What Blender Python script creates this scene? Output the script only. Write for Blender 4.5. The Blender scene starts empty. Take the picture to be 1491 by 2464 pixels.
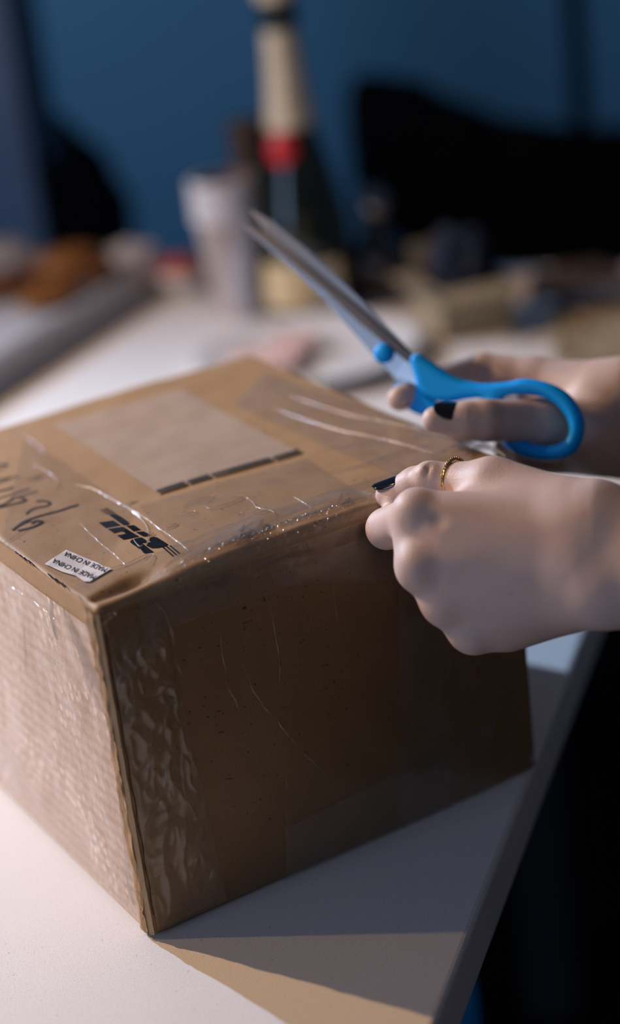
import bpy, bmesh, math, random
import numpy as np
from mathutils import Vector, Matrix, noise

# ------------------------------------------------------------------ camera
SC = bpy.context.scene
F_PX, CX, CY = 4670.5, 745.5, 1232.0                 # focal length and centre in photo pixels (1491x2464)
CAM = np.array([0.09693966, -0.76208345, 0.51969677])
PITCH, ROLL = 0.393319361, -0.122058893
FW = np.array([0, math.cos(PITCH), -math.sin(PITCH)])
_rt = np.array([1.0, 0, 0]); _up = np.cross(_rt, FW)
RT = math.cos(ROLL) * _rt + math.sin(ROLL) * _up
UP = -math.sin(ROLL) * _rt + math.cos(ROLL) * _up
cam_data = bpy.data.cameras.new('camera')
cam = bpy.data.objects.new('camera', cam_data); SC.collection.objects.link(cam)
cam.matrix_world = Matrix(((RT[0], UP[0], -FW[0], CAM[0]), (RT[1], UP[1], -FW[1], CAM[1]),
                           (RT[2], UP[2], -FW[2], CAM[2]), (0, 0, 0, 1)))
cam_data.sensor_fit = 'VERTICAL'; cam_data.sensor_height = 50.0 * 2464 / F_PX; cam_data.sensor_width = 50.0 * 1491 / F_PX
cam_data.lens = 50.0; cam_data.clip_start = 0.02; cam_data.clip_end = 50
cam_data.dof.use_dof = True; cam_data.dof.focus_distance = 0.893; cam_data.dof.aperture_fstop = 1.8
cam_data.dof.aperture_blades = 9; cam_data.dof.aperture_rotation = 0.2
SC.camera = cam
cy = SC.cycles; cy.max_bounces = 4; cy.diffuse_bounces = 3; cy.glossy_bounces = 2; cy.transmission_bounces = 1; cy.transparent_max_bounces = 8
cy.caustics_reflective = False; cy.caustics_refractive = False; cy.use_adaptive_sampling = True; cy.adaptive_threshold = 0.035; cy.adaptive_min_samples = 16; cy.use_light_tree = False

# ------------------------------------------------------------------ world, lights, exposure
SC.view_settings.view_transform = 'Standard'; SC.view_settings.look = 'None'
SC.view_settings.exposure = 0.0; SC.view_settings.gamma = 1.0; SC.view_settings.use_curve_mapping = False
world = bpy.data.worlds.new('room_ambience'); SC.world = world; world.use_nodes = True
world.node_tree.nodes['Background'].inputs[0].default_value = (0.56, 0.68, 1.0, 1)
world.node_tree.nodes['Background'].inputs[1].default_value = 0.074

def spot(name, az, el, dist, aim, energy, color, angle=60, blend=0.6, radius=0.02):
    d = bpy.data.lights.new(name, 'SPOT'); d.energy = energy; d.color = color; d.spot_size = math.radians(angle)
    d.spot_blend = blend; d.shadow_soft_size = radius
    o = bpy.data.objects.new(name, d); SC.collection.objects.link(o)
    az, el = math.radians(az), math.radians(el)
    pos = Vector((math.cos(az) * math.cos(el), math.sin(az) * math.cos(el), math.sin(el))) * dist
    o.location = pos
    o.rotation_euler = (Vector(aim) - pos).to_track_quat('-Z', 'Y').to_euler()
    return o
spot('cool_spot_lamp', 129.5, 27.5, 1.6, (0.06, -0.20, 0), 110, (0.50, 0.70, 1.0), 104, 1.0, 0.012)
spot('warm_spot_lamp', 146.2, 39.8, 1.5, (0.0, 0.08, 0), 58, (1.0, 0.60, 0.29), 120, 1.0, 0.012)
spot('small_warm_lamp', 170.3, 46.0, 2.4, (0.05, 0.05, 0), 27, (1.0, 0.62, 0.30), 56, 1.0)
def area(name, loc, aim, sx, sy, energy, color):
    d = bpy.data.lights.new(name, 'AREA'); d.shape = 'RECTANGLE'; d.size = sx; d.size_y = sy; d.energy = energy; d.color = color
    o = bpy.data.objects.new(name, d); SC.collection.objects.link(o); o.location = loc
    o.rotation_euler = (Vector(aim) - Vector(loc)).to_track_quat('-Z', 'Y').to_euler()
    return o
area('window_daylight', (-2.15, -1.36, 0.66), (0.1, 0.1, 0.1), 0.9, 1.2, 14.5, (0.46, 0.64, 1.0))
spot('wall_fill_spot', 106.0, 22.0, 2.05, (-0.05, 2.75, 0.45), 4.6, (0.80, 0.90, 1.0), 110, 1.0, 0.05)  # added unseen fill spot that brightens the back wall

# ------------------------------------------------------------------ geometry helpers
def at(px, py, depth):
    return CAM + depth * (FW + RT * (px - CX) / F_PX - UP * (py - CY) / F_PX)
def table_pt(px, py, z=0.0):
    d = FW + RT * (px - CX) / F_PX - UP * (py - CY) / F_PX
    return CAM + d * (z - CAM[2]) / d[2]
YAW = 0.507212348; BW, BL, BH = 0.2263, 0.2560, 0.170          # the parcel: width, length, height
RV = np.array([math.cos(YAW), math.sin(YAW), 0]); LV = np.array([-math.sin(YAW), math.cos(YAW), 0])
def to_box(P): return np.array([P @ RV, P @ LV, P[2]])
def top_uv(px, py):
    q = to_box(table_pt(px, py, BH)); return q[0], q[1]
def _plane(px, py, n):
    d = FW + RT * (px - CX) / F_PX - UP * (py - CY) / F_PX
    return to_box(CAM - d * (CAM @ n) / (d @ n))
def right_uv(px, py):
    q = _plane(px, py, LV); return q[0], q[2]
def left_uv(px, py):
    q = _plane(px, py, RV); return q[1], q[2]

COL = SC.collection
def link(o, parent=None):
    COL.objects.link(o)
    if parent is not None: o.parent = parent
    return o
def tag(o, label=None, cat=None, group=None, kind=None):
    if label: o['label'] = label
    if cat: o['category'] = cat
    if group: o['group'] = group
    if kind: o['kind'] = kind
    return o
def mesh_obj(name, verts, faces, mat, parent=None, smooth=True):
    me = bpy.data.meshes.new(name)
    me.from_pydata([tuple(map(float, v)) for v in verts], [], [tuple(int(i) for i in f) for f in faces]); me.update()
    if smooth: me.polygons.foreach_set('use_smooth', [True] * len(me.polygons))
    if mat is not None: me.materials.append(mat)
    return link(bpy.data.objects.new(name, me), parent)
def from_bm(name, bm, mat, parent=None, smooth=False):
    bmesh.ops.recalc_face_normals(bm, faces=bm.faces[:])
    me = bpy.data.meshes.new(name); bm.to_mesh(me); bm.free()
    if smooth: me.polygons.foreach_set('use_smooth', [True] * len(me.polygons))
    if mat is not None: me.materials.append(mat)
    return link(bpy.data.objects.new(name, me), parent)
def empty(name, loc=(0, 0, 0), rz=0.0):
    o = bpy.data.objects.new(name, None); o.empty_display_size = 0.02
    o.location = tuple(map(float, loc)); o.rotation_euler = (0, 0, rz); return link(o)
def bevel_box(name, size, loc, mat, parent=None, bevel=0.002, seg=2, rz=0.0):
    bm = bmesh.new(); bmesh.ops.create_cube(bm, size=1.0)
    bmesh.ops.scale(bm, vec=size, verts=bm.verts)
    if bevel > 0: bmesh.ops.bevel(bm, geom=bm.edges[:], offset=bevel, segments=seg, affect='EDGES', profile=0.5)
    if rz: bmesh.ops.rotate(bm, cent=(0, 0, 0), matrix=Matrix.Rotation(rz, 3, 'Z'), verts=bm.verts)
    bmesh.ops.translate(bm, vec=loc, verts=bm.verts)
    return from_bm(name, bm, mat, parent)
def lathe(name, prof, mat, parent=None, seg=48, a0=0.0, a1=2 * math.pi, loc=(0, 0, 0)):
    full = abs(a1 - a0 - 2 * math.pi) < 1e-6
    n = seg if full else seg + 1
    V, Fc = [], []
    for (r, z) in prof:
        for i in range(n):
            a = a0 + (a1 - a0) * i / seg
            V.append((loc[0] + r * math.cos(a), loc[1] + r * math.sin(a), loc[2] + z))
    for j in range(len(prof) - 1):
        for i in range(seg):
            i2 = (i + 1) % n
            Fc.append((j * n + i, j * n + i2, (j + 1) * n + i2, (j + 1) * n + i))
    return mesh_obj(name, V, Fc, mat, parent)
def tube(name, pts, rad, mat, parent=None, seg=10, closed=False):
    P = [Vector(map(float, q)) for q in pts]; n = len(P); V, Fc = [], []
    rads = rad if hasattr(rad, '__len__') else [rad] * n
    ref = None
    for i in range(n):
        t = (P[(i + 1) % n] - P[i - 1]) if closed else (P[min(i + 1, n - 1)] - P[max(i - 1, 0)])
        t.normalize()
        if ref is None: ref = t.orthogonal()
        ref = (ref - t * ref.dot(t)).normalized(); b = t.cross(ref)
        for k in range(seg):
            a = 2 * math.pi * k / seg
            V.append(P[i] + (ref * math.cos(a) + b * math.sin(a)) * rads[i])
    for i in range(n if closed else n - 1):
        j = (i + 1) % n
        for k in range(seg):
            Fc.append((i * seg + k, i * seg + (k + 1) % seg, j * seg + (k + 1) % seg, j * seg + k))
    if not closed:
        Fc.append(tuple(range(seg))[::-1]); Fc.append(tuple((n - 1) * seg + k for k in range(seg)))
    return mesh_obj(name, V, Fc, mat, parent)
def nz(x, y, z): return noise.noise(Vector((x, y, z)))
def poly_decal(name, pts2, lift, mat, parent, surf, sub=0.004):
    """flat print laid on a surface: polygon in (u,v), triangulated and subdivided"""
    bm = bmesh.new(); vs = [bm.verts.new((u, v, 0)) for u, v in pts2]; f = bm.faces.new(vs)
    bmesh.ops.triangulate(bm, faces=[f])
    bmesh.ops.subdivide_edges(bm, edges=[e for e in bm.edges if e.calc_length() > sub], cuts=2, use_grid_fill=True)
    for v in bm.verts: v.co = Vector(surf(v.co.x, v.co.y, lift))
    return from_bm(name, bm, mat, parent)

# smooth-union distance fields meshed by surface nets ------------------------------------------
def smin(a, b, k):
    if k <= 0: return np.minimum(a, b)
    h = np.clip(0.5 + 0.5 * (b - a) / k, 0, 1)
    return b + (a - b) * h - k * h * (1 - h)
class Field:
    def __init__(self, lo, hi, h):
        self.lo = np.array(lo, float); self.h = h
        self.n = np.ceil((np.array(hi, float) - self.lo) / h).astype(int) + 1
        self.F = np.full(self.n, 0.05, np.float32)
    def copy(self):
        g = Field.__new__(Field); g.lo = self.lo; g.h = self.h; g.n = self.n; g.F = self.F.copy(); return g
    def sub(self, lo, hi):
        i0 = np.clip(np.floor((np.array(lo) - self.lo) / self.h).astype(int), 0, self.n - 1)
        i1 = np.clip(np.ceil((np.array(hi) - self.lo) / self.h).astype(int) + 1, 1, self.n)
        ax = [self.lo[k] + self.h * np.arange(i0[k], i1[k]) for k in range(3)]
        X, Y, Z = np.meshgrid(*ax, indexing='ij', sparse=True)
        return (slice(i0[0], i1[0]), slice(i0[1], i1[1]), slice(i0[2], i1[2])), X, Y, Z
    def cone(self, a, b, ra, rb, k, sub=False):
        a = np.asarray(a, float); b = np.asarray(b, float); m = max(ra, rb) + 0.014 + k
        sl, X, Y, Z = self.sub(np.minimum(a, b) - m, np.maximum(a, b) + m)
        d = b - a; L2 = max(d @ d, 1e-12)
        t = np.clip(((X - a[0]) * d[0] + (Y - a[1]) * d[1] + (Z - a[2]) * d[2]) / L2, 0, 1)
        D = np.sqrt((X - a[0] - t * d[0]) ** 2 + (Y - a[1] - t * d[1]) ** 2 + (Z - a[2] - t * d[2]) ** 2) - (ra + t * (rb - ra))
        if sub: self.F[sl] = -smin(-self.F[sl], D, k)
        else: self.F[sl] = smin(self.F[sl], D, k)
        return self
    def ball(self, c, r, k, sub=False): return self.cone(c, c, r, r, k, sub)
    def ellip(self, c, axes, r3, k, sub=False):
        c = np.asarray(c, float); A = np.asarray(axes, float); m = max(r3) + 0.014 + k
        sl, X, Y, Z = self.sub(c - m, c + m)
        q = [((X - c[0]) * A[i][0] + (Y - c[1]) * A[i][1] + (Z - c[2]) * A[i][2]) for i in range(3)]
        k0 = np.sqrt(sum((q[i] / r3[i]) ** 2 for i in range(3))) + 1e-9
        k1 = np.sqrt(sum((q[i] / r3[i] ** 2) ** 2 for i in range(3))) + 1e-9
        D = k0 * (k0 - 1) / k1
        if sub: self.F[sl] = -smin(-self.F[sl], D, k)
        else: self.F[sl] = smin(self.F[sl], D, k)
        return self
    def join(self, other, k): self.F = smin(self.F, other.F, k).astype(np.float32); return self
    def mesh(self, smooth=2):
        F = self.F; ins = F < 0; nx, ny, nzz = F.shape
        cnt = np.zeros((nx - 1, ny - 1, nzz - 1), np.int8)
        for dx in (0, 1):
            for dy in (0, 1):
                for dz in (0, 1):
                    cnt += ins[dx:nx - 1 + dx, dy:ny - 1 + dy, dz:nzz - 1 + dz]
        act = np.argwhere((cnt > 0) & (cnt < 8)); idx = np.full(cnt.shape, -1, np.int32)
        idx[act[:, 0], act[:, 1], act[:, 2]] = np.arange(len(act))
        cor = [(i, j, k) for i in (0, 1) for j in (0, 1) for k in (0, 1)]
        val = {c: F[act[:, 0] + c[0], act[:, 1] + c[1], act[:, 2] + c[2]].astype(np.float64) for c in cor}
        S = np.zeros((len(act), 3)); N = np.zeros(len(act))
        for c in cor:
            for ax in range(3):
                if c[ax]: continue
                e = list(c); e[ax] = 1; e = tuple(e); v0, v1 = val[c], val[e]
                m = (v0 < 0) != (v1 < 0); t = np.where(m, v0 / np.where(m, v0 - v1, 1), 0)
                pnt = np.tile(np.array(c, float), (len(act), 1)); pnt[:, ax] += t
                S[m] += pnt[m]; N[m] += 1
        V = self.lo + self.h * (act + S / N[:, None])
        quads = []
        for ax in range(3):
            a, b = (ax + 1) % 3, (ax + 2) % 3
            s0 = [slice(None)] * 3; s1 = [slice(None)] * 3; s0[ax] = slice(0, -1); s1[ax] = slice(1, None)
            m = ins[tuple(s0)] != ins[tuple(s1)]
            e = np.argwhere(m); e = e[(e[:, a] > 0) & (e[:, b] > 0) & (e[:, a] < F.shape[a] - 1) & (e[:, b] < F.shape[b] - 1)]
            first = ins[e[:, 0], e[:, 1], e[:, 2]]
            def cell(da, db):
                q = e.copy(); q[:, a] += da; q[:, b] += db; return idx[q[:, 0], q[:, 1], q[:, 2]]
            q = np.stack([cell(-1, -1), cell(0, -1), cell(0, 0), cell(-1, 0)], 1)
            q[~first] = q[~first][:, ::-1]
            quads.append(q)
        Q = np.concatenate(quads)
        for _ in range(smooth):                           # light Laplacian smoothing
            A = np.zeros_like(V); n = np.zeros(len(V))
            for i in range(4):
                j = (i + 1) % 4
                np.add.at(A, Q[:, i], V[Q[:, j]]); np.add.at(A, Q[:, j], V[Q[:, i]])
                np.add.at(n, Q[:, i], 1); np.add.at(n, Q[:, j], 1)
            V = 0.5 * V + 0.5 * A / np.maximum(n, 1)[:, None]
        return V, Q
def fast_mesh(name, V, Q, mat, parent=None):
    me = bpy.data.meshes.new(name); nq = len(Q)
    me.vertices.add(len(V)); me.vertices.foreach_set('co', np.asarray(V, np.float32).ravel())
    me.loops.add(nq * 4); me.loops.foreach_set('vertex_index', np.asarray(Q, np.int32).ravel())
    me.polygons.add(nq); me.polygons.foreach_set('loop_start', np.arange(nq, dtype=np.int32) * 4)
    me.polygons.foreach_set('use_smooth', np.ones(nq, bool)); me.update(calc_edges=True); me.validate()
    me.materials.append(mat)
    return link(bpy.data.objects.new(name, me), parent)

# ------------------------------------------------------------------ materials
def mat_new(name):
    m = bpy.data.materials.new(name); m.use_nodes = True; nt = m.node_tree
    return m, nt, nt.nodes['Principled BSDF']
def node(nt, t, **kw):
    n = nt.nodes.new(t)
    for k, v in kw.items():
        if hasattr(n, k): setattr(n, k, v)
    return n
def plain(name, col, rough=0.5, metal=0.0, noise_amt=0.06, noise_scale=60, bump=0.0, spec=0.5, coat=0.0, trans=0.0, ior=1.45):
    """principled surface with a little procedural mottling so that nothing is dead flat"""
    m, nt, b = mat_new(name)
    tc = node(nt, 'ShaderNodeTexCoord'); no = node(nt, 'ShaderNodeTexNoise'); no.inputs['Scale'].default_value = noise_scale; no.inputs['Detail'].default_value = 5
    nt.links.new(tc.outputs['Object'], no.inputs['Vector'])
    mx = node(nt, 'ShaderNodeMix', data_type='RGBA')
    lo = tuple(c * (1 - noise_amt) for c in col); hi = tuple(min(1, c * (1 + noise_amt)) for c in col)
    mx.inputs[6].default_value = (*lo, 1); mx.inputs[7].default_value = (*hi, 1)
    nt.links.new(no.outputs['Fac'], mx.inputs[0]); nt.links.new(mx.outputs[2], b.inputs['Base Color'])
    b.inputs['Roughness'].default_value = rough; b.inputs['Metallic'].default_value = metal
    b.inputs['Specular IOR Level'].default_value = spec; b.inputs['Coat Weight'].default_value = coat
    b.inputs['Transmission Weight'].default_value = trans; b.inputs['IOR'].default_value = ior
    if bump > 0:
        bp = node(nt, 'ShaderNodeBump'); bp.inputs['Strength'].default_value = bump; bp.inputs['Distance'].default_value = 0.001
        nt.links.new(no.outputs['Fac'], bp.inputs['Height']); nt.links.new(bp.outputs['Normal'], b.inputs['Normal'])
    return m
def mapping(nt, scale=(1, 1, 1), loc=(0, 0, 0), rot=(0, 0, 0), coord='Object'):
    tc = node(nt, 'ShaderNodeTexCoord'); mp = node(nt, 'ShaderNodeMapping')
    mp.inputs['Scale'].default_value = scale; mp.inputs['Location'].default_value = loc; mp.inputs['Rotation'].default_value = rot
    nt.links.new(tc.outputs[coord], mp.inputs['Vector']); return mp.outputs['Vector']
def ramp(nt, fac, stops):
    r = node(nt, 'ShaderNodeValToRGB'); e = r.color_ramp.elements
    while len(e) < len(stops): e.new(0.5)
    for el, (p, c) in zip(e, stops): el.position = p; el.color = (*c, 1) if len(c) == 3 else c
    nt.links.new(fac, r.inputs[0]); return r.outputs[0]
def tex(nt, kind, vec, scale, detail=4, rough=0.5):
    n = node(nt, kind); n.inputs['Scale'].default_value = scale
    if 'Detail' in n.inputs: n.inputs['Detail'].default_value = detail
    if 'Roughness' in n.inputs: n.inputs['Roughness'].default_value = rough
    nt.links.new(vec, n.inputs['Vector']); return n
def math_n(nt, op, a, b=None):
    n = node(nt, 'ShaderNodeMath', operation=op)
    for i, x in enumerate((a, b)):
        if x is None: continue
        if isinstance(x, (int, float)): n.inputs[i].default_value = x
        else: nt.links.new(x, n.inputs[i])
    return n.outputs[0]
def mixc(nt, fac, a, b, blend='MIX'):
    n = node(nt, 'ShaderNodeMix', data_type='RGBA', blend_type=blend)
    for s, x in ((0, fac), (6, a), (7, b)):
        if isinstance(x, (int, float)): n.inputs[s].default_value = x
        elif isinstance(x, tuple): n.inputs[s].default_value = (*x, 1)
        else: nt.links.new(x, n.inputs[s])
    return n.outputs[2]
def bump_to(nt, b, height, strength, dist):
    bp = node(nt, 'ShaderNodeBump'); bp.inputs['Strength'].default_value = strength; bp.inputs['Distance'].default_value = dist
    nt.links.new(height, bp.inputs['Height']); nt.links.new(bp.outputs['Normal'], b.inputs['Normal'])

# ------------------------------------------------------------------ the room
M_wall, nt, b = mat_new('blue_wall_paint')
v = mapping(nt); n1 = tex(nt, 'ShaderNodeTexNoise', v, 2.5, 4)
nt.links.new(mixc(nt, n1.outputs['Fac'], (0.17, 0.48, 0.78), (0.20, 0.54, 0.84)), b.inputs['Base Color']); b.inputs['Roughness'].default_value = 0.75
bump_to(nt, b, tex(nt, 'ShaderNodeTexNoise', v, 220, 3).outputs['Fac'], 0.15, 0.001)
M_floor, nt, b = mat_new('dark_carpet')
v = mapping(nt); n1 = tex(nt, 'ShaderNodeTexNoise', v, 180, 5)
nt.links.new(mixc(nt, n1.outputs['Fac'], (0.002, 0.002, 0.003), (0.004, 0.004, 0.005)), b.inputs['Base Color']); b.inputs['Roughness'].default_value = 0.95
b.inputs['Specular IOR Level'].default_value = 0.1
M_trim = plain('pale_painted_wood', (0.30, 0.40, 0.55), 0.5)
FLOOR_Z = -0.74
WALL_Y = 2.75
tag(bevel_box('floor', (6.4, 6.0, 0.05), (0.0, 0.0, FLOOR_Z - 0.025), M_floor, bevel=0), kind='structure')
tag(bevel_box('wall_back', (6.4, 0.1, 2.9), (0.0, WALL_Y + 0.05, FLOOR_Z + 1.45), M_wall, bevel=0), kind='structure')
# a pale post with a dark strip painted in for its shadow line, at the left end of the back wall
pl = at(25, 300, 2.35)
tr = bevel_box('trim_1', (0.16, 0.05, 2.2), (float(pl[0]) - 0.062, float(pl[1]) + 0.03, FLOOR_Z + 1.1), M_trim, bevel=0.004)
tag(tr, kind='structure')
M_dark = plain('shadow_line_dark', (0.03, 0.09, 0.16), 0.8)  # dark colour stands for the shadow line beside the post
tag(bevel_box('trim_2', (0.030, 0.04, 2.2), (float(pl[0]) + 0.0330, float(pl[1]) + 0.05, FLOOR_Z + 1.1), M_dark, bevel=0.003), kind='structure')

# ------------------------------------------------------------------ the table
M_table, nt, b = mat_new('white_speckled_laminate')
v = mapping(nt); n1 = tex(nt, 'ShaderNodeTexNoise', v, 1500, 2); n2 = tex(nt, 'ShaderNodeTexNoise', v, 14, 4); n3 = tex(nt, 'ShaderNodeTexNoise', v, 420, 2)
base = mixc(nt, ramp(nt, n1.outputs['Fac'], [(0.33, (0, 0, 0)), (0.46, (1, 1, 1))]), (0.60, 0.575, 0.56), (0.80, 0.775, 0.76))
base = mixc(nt, ramp(nt, n3.outputs['Fac'], [(0.24, (1, 1, 1)), (0.29, (0, 0, 0))]), base, (0.5, 0.47, 0.45))
base = mixc(nt, 0.10, base, ramp(nt, n2.outputs['Fac'], [(0.3, (0.72, 0.70, 0.68)), (0.7, (0.9, 0.88, 0.87))]))
nt.links.new(base, b.inputs['Base Color']); b.inputs['Roughness'].default_value = 0.42; b.inputs['Specular IOR Level'].default_value = 0.35
bump_to(nt, b, n1.outputs['Fac'], 0.06, 0.0003)
M_leg = plain('grey_table_metal', (0.10, 0.10, 0.11), 0.4, 0.7)
EDGE = math.radians(69.9)                                   # direction of the long table edge
EV = np.array([math.cos(EDGE), math.sin(EDGE), 0]); NV = np.array([-math.sin(EDGE), math.cos(EDGE), 0])
TH = 0.031; e0, e1, n0, n1_ = -0.34, 1.085, -0.1457, 0.80
tc_ = EV * (e0 + e1) / 2 + NV * (n0 + n1_) / 2
table = tag(empty('white_table', (tc_[0], tc_[1], FLOOR_Z), EDGE), 'white speckled laminate table with a square edge, under the parcel', 'table')
bevel_box('tabletop', (e1 - e0, n1_ - n0, TH), (0, 0, -FLOOR_Z - TH / 2), M_table, table, bevel=0.0030, seg=3)
for sx in (-1, 1):
    for sy in (-1, 1):
        bevel_box('leg', (0.05, 0.05, -FLOOR_Z - TH), (sx * ((e1 - e0) / 2 - 0.16), sy * ((n1_ - n0) / 2 - 0.18), (-FLOOR_Z - TH) / 2), M_leg, table, bevel=0.004)
bevel_box('apron', (e1 - e0 - 0.36, 0.03, 0.05), (0, (n1_ - n0) / 2 - 0.18, -FLOOR_Z - TH - 0.025), M_leg, table, bevel=0.002)
bevel_box('apron', (e1 - e0 - 0.36, 0.03, 0.05), (0, -(n1_ - n0) / 2 + 0.18, -FLOOR_Z - TH - 0.025), M_leg, table, bevel=0.002)

# ------------------------------------------------------------------ the parcel
M_card, nt, b = mat_new('brown_corrugated_cardboard')
v = mapping(nt); vf = mapping(nt, (1, 1, 1))
fib = tex(nt, 'ShaderNodeTexNoise', mapping(nt, (1, 1, 0.25)), 900, 4); mot = tex(nt, 'ShaderNodeTexNoise', v, 22, 6, 0.6); spk = tex(nt, 'ShaderNodeTexNoise', v, 420, 2)
c = mixc(nt, fib.outputs['Fac'], (0.335, 0.205, 0.098), (0.47, 0.30, 0.155))
c = mixc(nt, ramp(nt, mot.outputs['Fac'], [(0.35, (0, 0, 0)), (0.75, (0.55, 0.55, 0.55))]), c, (0.33, 0.195, 0.092))
c = mixc(nt, ramp(nt, spk.outputs['Fac'], [(0.26, (1, 1, 1)), (0.31, (0, 0, 0))]), c, (0.10, 0.06, 0.035))
sc1 = tex(nt, 'ShaderNodeTexNoise', mapping(nt, (40, 40, 700), rot=(0, 0, 0)), 1.0, 4, 0.6)
c = mixc(nt, ramp(nt, sc1.outputs['Fac'], [(0.27, (0.8, 0.8, 0.8)), (0.33, (0, 0, 0))]), c, (0.12, 0.075, 0.04))
nt.links.new(c, b.inputs['Base Color']); b.inputs['Roughness'].default_value = 0.62; b.inputs['Specular IOR Level'].default_value = 0.35
bump_to(nt, b, fib.outputs['Fac'], 0.18, 0.0006)
M_cardin = plain('torn_cardboard_edge', (0.44, 0.30, 0.17), 0.85, noise_amt=0.25, noise_scale=500, bump=0.5)
M_ink = plain('black_print', (0.006, 0.006, 0.007), 0.28, noise_amt=0.3, coat=0.3)
M_marker = plain('black_marker_ink', (0.008, 0.007, 0.008), 0.55, noise_amt=0.3)
M_sticker = plain('white_sticker_paper', (0.72, 0.70, 0.71), 0.45, noise_amt=0.03)
M_gap = plain('dark_seam', (0.015, 0.014, 0.013), 0.35, noise_amt=0.4)

def tape_mat(name, haze, haze_col, rough, bump_scale, bump_str, pattern=None, tint=(1, 1, 1), gloss=1.0):
    m = bpy.data.materials.new(name); m.use_nodes = True; nt = m.node_tree; nt.nodes.clear()
    out = node(nt, 'ShaderNodeOutputMaterial'); tr = node(nt, 'ShaderNodeBsdfTransparent'); tr.inputs[0].default_value = (*tint, 1)
    df = node(nt, 'ShaderNodeBsdfDiffuse'); df.inputs[0].default_value = (*haze_col, 1)
    gl = node(nt, 'ShaderNodeBsdfGlossy'); gl.inputs['Roughness'].default_value = rough
    fr = node(nt, 'ShaderNodeLayerWeight'); fr.inputs['Blend'].default_value = 0.5
    m1 = node(nt, 'ShaderNodeMixShader'); m2 = node(nt, 'ShaderNodeMixShader')
    v = mapping(nt); nn = tex(nt, 'ShaderNodeTexNoise', v, bump_scale, 4, 0.55)
    bp = node(nt, 'ShaderNodeBump'); bp.inputs['Strength'].default_value = bump_str; bp.inputs['Distance'].default_value = 0.0015
    nt.links.new(nn.outputs['Fac'], bp.inputs['Height'])
    for s in (df, gl, fr): nt.links.new(bp.outputs['Normal'], s.inputs['Normal'])
    if pattern is None:
        hz = ramp(nt, tex(nt, 'ShaderNodeTexNoise', v, 35, 5, 0.65).outputs['Fac'], [(0.35, (haze * 0.6,) * 3), (0.68, (haze * 1.5,) * 3)])
    else: hz = pattern(nt, v, haze)
    nt.links.new(hz, m1.inputs[0]); nt.links.new(tr.outputs[0], m1.inputs[1]); nt.links.new(df.outputs[0], m1.inputs[2])
    nt.links.new(math_n(nt, 'MULTIPLY', math_n(nt, 'ADD', math_n(nt, 'MULTIPLY', math_n(nt, 'POWER', fr.outputs['Facing'], 5.0), 0.9), 0.045), gloss), m2.inputs[0]); nt.links.new(m1.outputs[0], m2.inputs[1]); nt.links.new(gl.outputs[0], m2.inputs[2])
    nt.links.new(m2.outputs[0], out.inputs[0]); return m
def ribs(nt, v, haze):            # trapped air over the flutes: pale dashes and dots in rows
    vv = mapping(nt, (1, 1, 1), rot=(0, 0, 0))
    wv = node(nt, 'ShaderNodeTexWave', bands_direction='Z'); wv.inputs['Scale'].default_value = 46; wv.inputs['Distortion'].default_value = 2.2
    wv.inputs['Detail'].default_value = 2; wv.inputs['Detail Scale'].default_value = 2.5; nt.links.new(vv, wv.inputs['Vector'])
    vo = node(nt, 'ShaderNodeTexVoronoi'); vo.inputs['Scale'].default_value = 1.0; nt.links.new(mapping(nt, (200, 210, 165)), vo.inputs['Vector'])
    dots = ramp(nt, vo.outputs['Distance'], [(0.30, (1, 1, 1)), (0.42, (0, 0, 0))])
    zone = ramp(nt, tex(nt, 'ShaderNodeTexNoise', v, 30, 3).outputs['Fac'], [(0.45, (0, 0, 0)), (0.62, (1, 1, 1))])
    d = math_n(nt, 'MULTIPLY', dots, zone)
    a = math_n(nt, 'MULTIPLY', ramp(nt, wv.outputs['Fac'], [(0.2, (0.78,) * 3), (0.75, (1,) * 3)]), haze)
    big = ramp(nt, tex(nt, 'ShaderNodeTexNoise', v, 12, 3).outputs['Fac'], [(0.3, (0.7,) * 3), (0.7, (1.15,) * 3)])
    a = math_n(nt, 'MULTIPLY', a, big)
    return math_n(nt, 'ADD', a, math_n(nt, 'MULTIPLY', d, 0.32))
M_tape = tape_mat('clear_packing_tape', 0.022, (0.62, 0.58, 0.55), 0.16, 160, 0.25)
M_tape2 = tape_mat('hazy_packing_tape', 0.13, (0.56, 0.46, 0.39), 0.22, 120, 0.3)
M_taperib = tape_mat('tape_with_trapped_air', 0.54, (0.95, 0.73, 0.58), 0.3, 150, 0.35, ribs, gloss=0.8)
def printed_lines(nt, v, haze):   # faint lines of print seen through the film
    wv = node(nt, 'ShaderNodeTexWave', bands_direction='Y'); wv.inputs['Scale'].default_value = 70; wv.inputs['Distortion'].default_value = 1.6; wv.inputs['Detail'].default_value = 3
    nt.links.new(mapping(nt, (0.15, 1, 1)), wv.inputs['Vector'])
    a = ramp(nt, wv.outputs['Fac'], [(0.2, (haze * 0.80,) * 3), (0.8, (haze * 1.05,) * 3)])
    return math_n(nt, 'MULTIPLY', a, ramp(nt, tex(nt, 'ShaderNodeTexNoise', v, 22, 4).outputs['Fac'], [(0.3, (0.85,) * 3), (0.7, (1.1,) * 3)]))
M_pouch = tape_mat('document_pouch_film', 0.48, (0.70, 0.585, 0.49), 0.4, 40, 0.12, printed_lines, gloss=0.5)
M_tapedk = tape_mat('shade_tinted_tape', 0.012, (0.5, 0.45, 0.4), 0.25, 90, 0.15, tint=(0.84, 0.82, 0.79), gloss=0.8)  # clear tape whose tint adds shade to the right side
M_crin = tape_mat('crinkled_clear_film', 0.07, (0.68, 0.64, 0.60), 0.10, 240, 0.55)
M_ridged = tape_mat('faint_tape_ridge', 0.10, (0.70, 0.64, 0.58), 0.16, 400, 0.3, gloss=0.7)
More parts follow.
